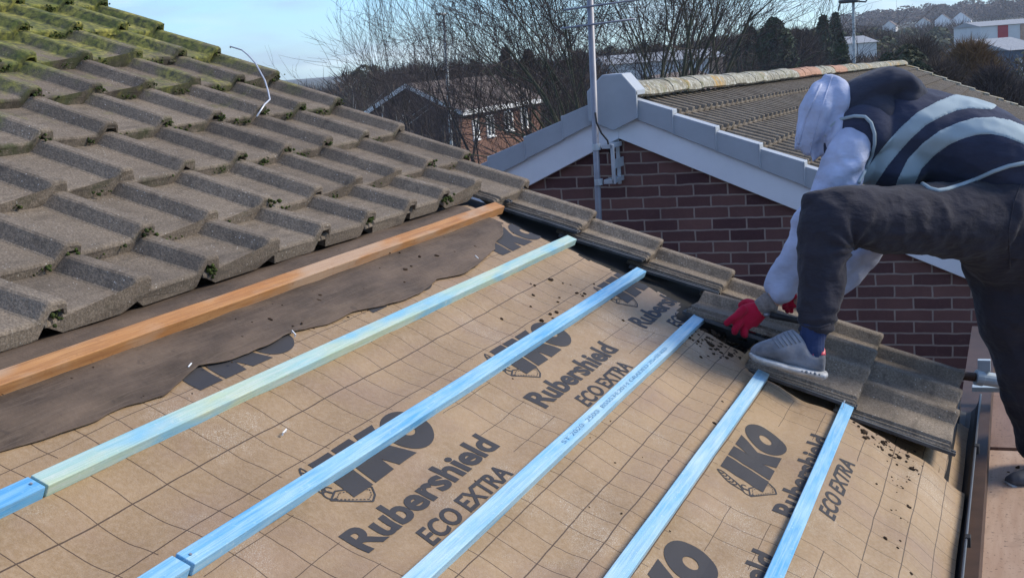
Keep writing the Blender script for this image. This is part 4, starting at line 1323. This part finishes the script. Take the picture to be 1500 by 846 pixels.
# ------------------------------------------------------------------ trees
M_BARK = simple('grey_brown_bark', (.075, .062, .055), .95, 0, .3, 3)
M_BARKG = simple('mossy_green_bark', (.085, .085, .055), .95, 0, .3, 3)
M_TWIG = simple('dark_twigs', (.060, .045, .042), .95, 0, .3, .5)
M_TWIG2 = simple('brown_twigs', (.085, .062, .048), .95, 0, .35, .3)
M_ORTW = simple('orange_brown_twigs', (.17, .10, .045), .95, 0, .35, .4)
M_BIRCH = simple('pale_birch_bark', (.40, .39, .37), .8, 0, .4, 5)
M_EVER = simple('evergreen_needles', (.030, .048, .022), .9, 0, .5, 1.0)
M_OLIVE = simple('olive_scrub', (.065, .070, .035), .9, 0, .5, .3)


def grow(bmT, bmC, p, d, L, r, lev, maxl, rnd, spread, kids, up=.25, wig=.12):
    nseg = 4 if lev < 2 else 3; pts = [p.copy()]; rs = [r]; q = p.copy(); dd = d.copy()
    for i in range(nseg):
        dd = (dd + Vector((rnd.gauss(0, wig), rnd.gauss(0, wig), rnd.gauss(0, wig) + up * .25))).normalized()
        q = q + dd * (L / nseg); pts.append(q.copy()); rs.append(r * (1 - .62 * (i + 1) / nseg))
    add_tube(bmT if lev < 2 else bmC, pts, rs, 6 if lev < 2 else 3, caps=False)
    if lev >= maxl: return
    for k in range(kids[min(lev, len(kids) - 1)]):
        t = rnd.uniform(.25, 1); i = min(nseg - 1, int(t * nseg)); b = pts[i].lerp(pts[i + 1], t * nseg - i)
        az = rnd.uniform(0, 6.283); an = rnd.uniform(.5, 1.3) * spread
        o1 = dd.orthogonal().normalized(); o2 = dd.cross(o1)
        nd = (dd * math.cos(an) + (o1 * math.cos(az) + o2 * math.sin(az)) * math.sin(an)).normalized()
        grow(bmT, bmC, b, nd, L * rnd.uniform(.45, .72), max(.007, r * (1 - .6 * t) * .55), lev + 1, maxl, rnd, spread, kids, up, wig * 1.15)


def bare_tree(name, base, H, stems, lean, seed, label, kids=(5, 5, 5, 4), maxl=4, spread=.6, r=.12, mt=M_BARK, mc=M_TWIG, group=None, cat='tree', up=.25):
    rnd = random.Random(seed); T = BM(); Cc = BM()
    root = empty(name, base)
    for i in range(stems):
        az = 2 * math.pi * i / max(1, stems) + rnd.uniform(-.3, .3); ln = lean * rnd.uniform(.5, 1.2) if stems > 1 else lean * .2
        d = Vector((math.sin(ln) * math.cos(az), math.sin(ln) * math.sin(az), math.cos(ln)))
        grow(T, Cc, Vector((.15 * math.cos(az), .15 * math.sin(az), 0)) if stems > 1 else Vector(), d, H * rnd.uniform(.60, .75), r * rnd.uniform(.8, 1.15), 0, maxl, rnd, spread, kids, up)
    obj('trunk', T, mt, root, smooth=True); obj('crown', Cc, mc, root)
    tag(root, label, cat, group); return root


def gpos(x, D, y=100):
    p = atD(x, y, D); return Vector((p.x, p.y, ground_z(p.x, p.y)))


bare_tree('bare_tree', gpos(905, 40), 12.5, 10, .50, 5, 'big bare many-stemmed tree rising behind the neighbouring roof ridge', kids=(7, 6, 5, 4), r=.09, mt=M_BARKG, mc=M_TWIG)
bare_tree('bare_tree', gpos(770, 44), 10.5, 5, .50, 8, 'dark bare tree leaning left of the aerial pole', kids=(5, 5, 4, 3), r=.07)
bare_tree('bare_tree', gpos(1062, 60), 9.5, 3, .4, 9, 'bare tree at the right end of the big bare tree, before the dark evergreens', kids=(6, 5, 5, 3), r=.10)
bare_tree('bare_tree', gpos(590, 62), 9.0, 4, .25, 12, 'thin bare tree with upright twigs above the dark brick gable far left', kids=(6, 5, 3, 3), spread=.42, r=.09, up=.5)
bare_tree('bare_tree', gpos(655, 66), 9.4, 4, .3, 14, 'thin bare tree beside the street lamp on the left', kids=(6, 5, 3, 3), spread=.45, r=.09, up=.5)
bare_tree('bare_tree', gpos(628, 56), 6.6, 3, .4, 16, 'low bare tree in front of the far dark gable', kids=(5, 4, 3, 2), r=.06)
bare_tree('birch_tree', gpos(548, 75), 7.0, 2, .12, 21, 'birch with a pale trunk at the left of the far dark gable', kids=(7, 4, 3), maxl=3, mt=M_BIRCH, mc=M_TWIG2, r=.16)
bare_tree('birch_tree', gpos(512, 95), 6.6, 3, .3, 24, 'small pale bare tree where the sky meets the old tiles', kids=(6, 5, 4), maxl=3, mt=M_BIRCH, mc=M_TWIG2, r=.1)


def twig_mass(bm, c, rx, ry, h, n, rnd, tw=.03, ln=1.3, droop=0):
    for _ in range(n):
        a = rnd.uniform(0, 6.283); rr = math.sqrt(rnd.random()); t = rnd.random() ** .75
        env = math.sin(math.pi * min(1, .18 + t * .80)) ** .6
        p = c + Vector((rx * rr * math.cos(a) * env, ry * rr * math.sin(a) * env, h * t))
        d = Vector((rnd.gauss(0, .45) + .5 * math.cos(a) * rr, rnd.gauss(0, .45) + .5 * math.sin(a) * rr, rnd.uniform(.4, 1.2))).normalized()
        L = ln * rnd.uniform(.5, 1.2); w_ = tw * rnd.uniform(.6, 1.4); s_ = d.cross(Vector((rnd.uniform(-1, 1), rnd.uniform(-1, 1), .2))).normalized() * w_
        v = [bm.verts.new(p - s_), bm.verts.new(p + s_), bm.verts.new(p + d * L)]; bm.faces.new(v)


def leaf_mass(bm, c, rx, ry, h, n, rnd, sz=.25, cone=False):
    seedv = rnd.random() * 50
    for _ in range(n):
        a = rnd.uniform(0, 6.283); t = rnd.random() ** (1.2 if cone else .8)
        env = (1 - t ** 1.7 * .93) * (.78 + .3 * noise.noise(Vector((a * 1.2, t * 5, c.x + seedv)))) if cone else math.sin(math.pi * min(1, .2 + t * .8)) ** .5 * (.8 + .3 * noise.noise(Vector((a, t * 3, c.x))))
        rr = rnd.random() ** .4
        p = c + Vector((rx * rr * math.cos(a) * env, ry * rr * math.sin(a) * env, h * t))
        k = sz * rnd.uniform(.5, 1.3)
        o1 = Vector((rnd.gauss(0, 1), rnd.gauss(0, 1), rnd.gauss(0, .6))).normalized() * k; o2 = o1.orthogonal().normalized() * k * .5
        bm.faces.new([bm.verts.new(p - o1), bm.verts.new(p + o2), bm.verts.new(p + o1), bm.verts.new(p - o2)])


def conifer(x, D, ytop, rad, seed, label):
    b = gpos(x, D); top_ = atD(x, ytop, D).z; rnd = random.Random(seed)
    root = empty('conifer_tree', b); T = BM(); add_tube(T, [(0, 0, 0), (0, 0, (top_ - b.z) * .95)], [.2, .03], 6)
    obj('trunk', T, M_BARK, root); Cc = BM(); leaf_mass(Cc, Vector((0, 0, .5)), rad, rad, top_ - b.z - .5, 3600, rnd, .28 * D / 110, True); obj('crown', Cc, M_EVER, root)
    tag(root, label, 'tree', 'dark evergreens beyond the neighbouring roof')


for a in ((1208, 135, 24, 3.0, 3, 'dark pointed evergreen left of the lamp post'), (1226, 138, 20, 2.4, 4, 'tall evergreen just left of the lamp post'), 
          (1232, 96, 48, 1.6, 6, 'small dark evergreen in front of the white shed, below the lamp post'),
          (742, 150, 70, 2.6, 7, 'dark evergreen behind the bare trees left of the aerial pole'), (775, 160, 74, 2.6, 8, 'dark evergreen just left of the aerial pole')):
    conifer(*a)


def thicket(name, x, D, ytop, rad, n, seed, label, m, kind='twig', cat='bush'):
    b = gpos(x, D); top_ = atD(x, ytop, D).z; rnd = random.Random(seed); H = top_ - b.z
    root = empty(name, b); T = BM()
    for _ in range(7):
        a = rnd.uniform(0, 6.28); add_tube(T, [(0, 0, 0), (math.cos(a) * rad * .3, math.sin(a) * rad * .3, H * .5), (math.cos(a) * rad * .5, math.sin(a) * rad * .5, H * .85)], [.10, .06, .02], 4, caps=False)
    obj('trunk', T, M_BARK, root); Cc = BM()
    if kind == 'twig': twig_mass(Cc, Vector((0, 0, 0)), rad, rad, H * .88, n, rnd, .00034 * D, .013 * D)
    else: leaf_mass(Cc, Vector((0, 0, 0)), rad, rad, H, n, rnd, .0021 * D)
    obj('crown', Cc, m, root); tag(root, label, cat)


thicket('bush', 1135, 105, 27, 2.6, 5000, 41, 'rounded dark evergreen right of the bare tree, left of the white shed', M_EVER, 'leaf', cat='tree')
thicket('bush', 1100, 112, 40, 2.4, 4000, 42, 'lower dark evergreen among the last branches of the bare tree', M_EVER, 'leaf', cat='tree')
thicket('bush', 1170, 120, 38, 2.6, 6000, 43, 'grey-brown bare tree left of the dark pointed evergreens', M_TWIG2, cat='tree')
thicket('bush', 1422, 58, 42, 2.0, 9000, 31, 'orange-brown bare tree above the worker\'s back, right of the far gables', M_ORTW, cat='tree')
thicket('bush', 1375, 52, 72, 2.0, 8000, 32, 'grey-brown bare thicket beyond the neighbouring roof, above the worker\'s back', M_TWIG2)
thicket('bush', 1330, 56, 66, 1.8, 6000, 33, 'olive green scrub above the worker\'s collar', M_OLIVE, 'leaf')
thicket('bush', 1300, 60, 78, 1.4, 4000, 34, 'small dark green bush at the end of the neighbouring ridge', M_EVER, 'leaf')
thicket('bush', 1452, 50, 84, 1.7, 7000, 35, 'dark brown thicket below the red and white warehouse', M_TWIG)
thicket('bush', 1490, 62, 112, 1.8, 5000, 36, 'dark low shrubs at the right edge under the far building', M_TWIG)
thicket('bush', 1348, 75, 40, 2.2, 5000, 37, 'tall grey-brown bare tree left of the small white gables', M_TWIG2, cat='tree')
thicket('bush', 1345, 50, 92, 1.5, 5000, 38, 'dark green ivy-like bush over the yellow ridge end', M_EVER, 'leaf')

# woods that read as one mass
rnd = random.Random(77); bmw = BM(); bml = BM()
def wood_band(xa, xb, D0, D1, ytop, ydev, n, tw=.0004, dens=300, green=.2, rad=3.2):
    for i in range(n):
        x = rnd.uniform(xa, xb); D = rnd.uniform(D0, D1); b = gpos(x, D); t = (x - xa) / (xb - xa)
        yt = ytop[0] + (ytop[1] - ytop[0]) * t + rnd.uniform(-ydev, ydev); H = atD(x, yt, D).z - b.z
        if H < 1.5: H = 1.5
        r_ = rad * rnd.uniform(.7, 1.4)
        if rnd.random() < green: leaf_mass(bml, b, r_, r_, H, int(dens * .8), rnd, .0026 * D)
        else: twig_mass(bmw, b, r_, r_, H * .92, dens, rnd, tw * D, .011 * D)


wood_band(395, 520, 180, 240, (132, 138), 5, 26, dens=320, green=.3)
wood_band(500, 900, 110, 190, (104, 88), 9, 70, dens=420, green=.15)
wood_band(850, 1180, 150, 230, (78, 50), 9, 50, dens=420, green=.35)
wood_band(1060, 1320, 170, 260, (52, 50), 10, 46, dens=380, green=.45, rad=4)
wood_band(1240, 1560, 300, 460, (52, 36), 5, 60, dens=380, green=.35, rad=7)
wood_band(1250, 1560, 85, 150, (88, 76), 8, 50, dens=420, green=.3, rad=3)
wood_band(-400, 420, 200, 320, (150, 138), 8, 40, dens=150, green=.3, rad=5)
wood_band(1560, 2100, 90, 200, (60, 60), 10, 30, dens=150, green=.3, rad=4)
tag(obj('bare_wood', bmw, M_TWIG2), 'brown bare woodland spread behind the houses up to the horizon', 'woodland', kind='stuff')
tag(obj('evergreen_wood', bml, M_OLIVE), 'dull green scrub and evergreens mixed through the far woodland', 'woodland', kind='stuff')

# skyline ridge of far woods on the right
bm = BM()
for i in range(170):
    x = rnd.uniform(1220, 1620); D = rnd.uniform(700, 950); b = gpos(x, D)
    H = 9 * rnd.uniform(.6, 1.25); leaf_mass(bm, b, 12, 12, H, 260, rnd, .9)
tag(obj('hilltop_wood', bm, M_TWIG2), 'grey-brown woods along the far hilltop at the upper right', 'woodland', kind='stuff')

# ------------------------------------------------------------------ far buildings
M_RBR = mk_brick('far_red_brick', (.17, .085, .06), (.23, .12, .08), (.25, .19, .15))
M_DBR = mk_brick('far_dark_brick', (.060, .045, .045), (.085, .06, .055), (.10, .085, .08))
M_ROOF = simple('brown_roof_tiles', (.13, .10, .085), .9, 0, .3, 2)
M_SHED = simple('pale_shed_cladding', (.62, .61, .58), .6, 0, .08, .5)
M_RED = simple('red_cladding', (.38, .03, .04), .6, 0, .1, .5)
M_BUFF = simple('buff_brick', (.42, .27, .18), .9, 0, .2, 2)


def simple_house(name, X0, X1, Yc, hw, ze, zr, zb, label, wallm, roofm, windows=(), barge=True, cat='house', yaw=0):
    root = empty(name, (X0, Yc, zb), (0, 0, yaw)); tag(root, label, cat); L = X1 - X0
    bm = BM(); add_prism(bm, [Vector((0, y, z - zb)) for y, z in ((-hw, zb), (hw, zb), (hw, ze), (0, zr), (-hw, ze))], (L, 0, 0)); bmesh.ops.recalc_face_normals(bm, faces=bm.faces[:])
    obj('wall', bm, wallm, root)
    bm = BM(); th = .12; sl = (zr - ze) / hw
    for sg in (1, -1):
        P = [Vector((-.2, 0, zr - zb + .05)), Vector((-.2, sg * (hw + .35), ze - zb - .35 * sl + .05)), Vector((-.2, sg * (hw + .35), ze - zb - .35 * sl + .05 + th)), Vector((-.2, 0, zr - zb + .05 + th))]
        add_prism(bm, P, (L + .4, 0, 0))
    bmesh.ops.recalc_face_normals(bm, faces=bm.faces[:]); obj('roof', bm, roofm, root)
    if barge:
        for sg in (1, -1):
            bm = BM(); P = [Vector((-.26, 0, zr - zb + .16)), Vector((-.26, sg * (hw + .35), ze - zb - .35 * sl + .16)), Vector((-.26, sg * (hw + .35), ze - zb - .35 * sl - .14)), Vector((-.26, 0, zr - zb - .14))]
            add_prism(bm, P, (.05, 0, 0)); bmesh.ops.recalc_face_normals(bm, faces=bm.faces[:]); obj('bargeboard', bm, M_WHITE, root)
        bm = BM(); add_box(bm, (L / 2, -hw - .38, ze - zb - .35 * sl + .02), (L + .4, .08, .32)); obj('fascia', bm, M_WHITE, root)
    for (x, z, w_, h_) in windows:
        bm = BM(); y = -hw - .03
        for a, b, c, d in ((x, z, w_, .16), (x, z + h_, w_, .14)): add_box(bm, (a + w_ / 2, y, b - zb), (c, .08, d))
        for xx in (x, x + w_ * .5, x + w_): add_box(bm, (xx, y, z + h_ / 2 - zb), (.20, .08, h_))
        add_box(bm, (x + w_ / 2, y - .05, z - zb - .07), (w_ + .2, .16, .06))
        f = obj('window', bm, M_WHITE, root)
        bm = BM(); add_box(bm, (x + w_ / 2, -hw - .012, z + h_ / 2 - zb), (w_ - .05, .02, h_)); obj('pane', bm, M_GLASS, f)
    return root


# far house: gable towards us, white framed windows on its right-hand side
hc = atD(596, 126, 84); pr_ = atD(683, 163, 84)
hw = abs(hc.y - pr_.y) * .97; ze = pr_.z + .1
simple_house('far_house', hc.x, hc.x + 15.5, hc.y, hw, ze, hc.z, -1.5, 'far brick house with a dark gable, white bargeboards and white windows seen through bare twigs', M_RBR, M_ROOF,
             windows=[(2.2, ze - 2.0, .9, 1.25), (4.6, ze - 2.0, 1.2, 1.35), (7.9, ze - 1.9, 1.5, 1.35), (11.2, ze - 1.9, 1.2, 1.35)])
bm = BM(); add_prism(bm, [Vector((hc.x - .04, y, z)) for y, z in ((hc.y - hw + .02, -1.5), (hc.y + hw - .02, -1.5), (hc.y + hw - .02, ze - .05), (hc.y, hc.z - .08), (hc.y - hw + .02, ze - .05))], (.03, 0, 0))  # darker brick skin paints the gable's shade over the red wall
o = obj('gable_shade_skin', bm, M_DBR); o.parent = [q for q in C.objects if q.name == 'far_house'][0]; o.matrix_parent_inverse = Matrix.Translation((-hc.x, -hc.y, 1.5))
c = atD(520, 158, 84)
simple_house('far_house', c.x + 3, c.x + 14, c.y, 2.6, c.z - 1.6, c.z - .2, -1.5, 'low pale roof at the left of the far dark gable', M_BUFF, M_SHED, barge=False)
c = atD(806, 128, 80)
simple_house('far_house', c.x + 18, c.x + 33, c.y - 1.5, 3.6, c.z - 1.9, c.z - .2, -1.5, 'far brown roofed house behind the bare trees left of the ridge cap', M_DBR, M_ROOF, barge=False)
c = atD(726, 112, 150)
simple_house('far_house', c.x, c.x + 22, c.y, 5, c.z - 2.0, c.z, -1.5, 'distant brown roof glimpsed above the house with white windows', M_DBR, M_ROOF, barge=False)


def shed(name, xa, ya, xb, yb, D, label, m, bands=(), depth=14, zb=-1.5):
    """long building face between two skyline points"""
    A, B = atD(xa, ya, D), atD(xb, yb, D); z = (A.z + B.z) / 2; d = (B - A); d.z = 0; L = d.length; yaw = math.atan2(d.y, d.x)
    root = empty(name, (A.x, A.y, zb), (0, 0, yaw)); tag(root, label, 'warehouse')
    nrm_sign = 1
    bm = BM(); dirn = 1 if (Matrix.Rotation(yaw, 3, 'Z') @ Vector((0, 1, 0))).dot(Vector((A.x, A.y, 0)) - Vector((CAM.x, CAM.y, 0))) > 0 else -1
    add_box(bm, (L / 2, dirn * depth / 2, (z - zb) / 2), (L, depth, z - zb)); obj('wall', bm, m, root)
    bm = BM(); add_prism(bm, [Vector((-.3, dirn * -.3, z - zb)), Vector((-.3, dirn * depth / 2, z - zb + .9)), Vector((-.3, dirn * (depth + .3), z - zb))], (L + .6, 0, 0)); bmesh.ops.recalc_face_normals(bm, faces=bm.faces[:]); obj('roof', bm, simple('grey_sheet_roof', (.30, .30, .30), .6), root)
    for (t0, t1, h0, h1, mm, nm) in bands:
        bm = BM(); add_box(bm, (L * (t0 + t1) / 2, -dirn * .05, (z - zb) * (h0 + h1) / 2), (L * (t1 - t0), .1, (z - zb) * (h1 - h0))); obj(nm, bm, mm, root)


shed('warehouse', 890, 100, 1058, 78, 130, 'long pale warehouse with a buff brick end behind the big bare tree', M_SHED, [(.88, 1, .3, .995, M_BUFF, 'brick_end')])
shed('warehouse', 1196, 68, 1284, 61, 165, 'white shed beyond the neighbouring ridge, behind the lamp post', M_SHED)
shed('warehouse', 1436, 40, 1530, 31, 240, 'pale warehouse with a red panel at the upper right edge', M_SHED, [(.27, .43, .45, .99, M_RED, 'red_panel'), (.62, 1, .5, .985, M_BUFF, 'buff_panel')])
shed('warehouse', 1482, 74, 1530, 70, 95, 'blue-grey building with pale strips at the right edge of the view', simple('blue_grey_wall', (.10, .13, .18), .5), [(.22, .34, .2, .9, M_SHED, 'pale_strip'), (.5, .62, .2, .9, M_SHED, 'pale_strip')])
for i, (x, y, sz) in enumerate(((1352, 26, 3.4), (1380, 21, 4.2), (1407, 18, 4.2), (1302, 31, 2.8))):
    c = atD(x, y, 560); simple_house('hillside_house', c.x, c.x + 12, c.y, sz, c.z - sz * .8, c.z, c.z - 14, ['pale gabled house on the hill, left of the two white gables', 'white gabled house on the hill, left of the pair', 'white gabled house on the hill, right of the pair', 'small far gable on the hill near the lamp post'][i], M_WHITE if i in (1, 2) else M_SHED, M_ROOF, barge=False)

# lamp posts


def lamp(x, ytop, ybase, D, label, arms):
    b = gpos(x, D); t = atD(x, ytop, D); root = empty('street_lamp', b); tag(root, label, 'street lamp', 'street lamps')
    inv = b
    mm = simple('lamp_steel', (.42, .43, .42), .5, .3)
    bm = BM(); add_tube(bm, [Vector((0, 0, 0)), Vector((t.x - b.x, t.y - b.y, t.z - b.z)) * .5, Vector((t.x - b.x, t.y - b.y, t.z - b.z))], [.10, .085, .07], 10); obj('post', bm, mm, root)
    T = t - b
    if arms:
        bm = BM(); s_ = D / FPX
        pts = [T - RGT * 22 * s_ + DWN * 14 * s_, T - RGT * 19 * s_ + DWN * 2 * s_, T, T + RGT * 18 * s_ + DWN * 1 * s_, T + RGT * 23 * s_ - DWN * 8 * s_]
        add_tube(bm, pts, .045, 6)
        obj('arm', bm, simple('dark_lamp_arm', (.06, .065, .07), .5), root)
        bm = BM(); add_box(bm, T - RGT * 6 * s_, (.9, .9, .16)); bevel(obj('lamp_head', bm, bpy.data.materials['dark_lamp_arm'], root), .04)
    else:
        bm = BM(); add_box(bm, T + Vector((-.3, .0, 0)), (.8, .3, .12)); bevel(obj('lamp_head', bm, mm, root), .03)


lamp(1250, 2, 78, 62, 'tall pale lamp post with a double arm beyond the neighbouring ridge', True)
lamp(650, 21, 130, 70, 'slim dark street lamp among the bare trees on the left', False)

# ------------------------------------------------------------------ air
bm = BM(); add_box(bm, (700, 0, 35), (1700, 2600, 76)); hz = bpy.data.materials.new('haze_air'); hz.use_nodes = True
hn = hz.node_tree.nodes; hn.clear(); ho = hn.new('ShaderNodeOutputMaterial'); hv = hn.new('ShaderNodeVolumePrincipled')
hv.inputs['Color'].default_value = (.78, .86, 1, 1); hv.inputs['Density'].default_value = .00025; hv.inputs['Anisotropy'].default_value = .2
hz.node_tree.links.new(hv.outputs[0], ho.inputs['Volume'])
tag(obj('haze', bm, hz), 'faint blue-grey haze over the far woods and hills', 'haze', kind='stuff')
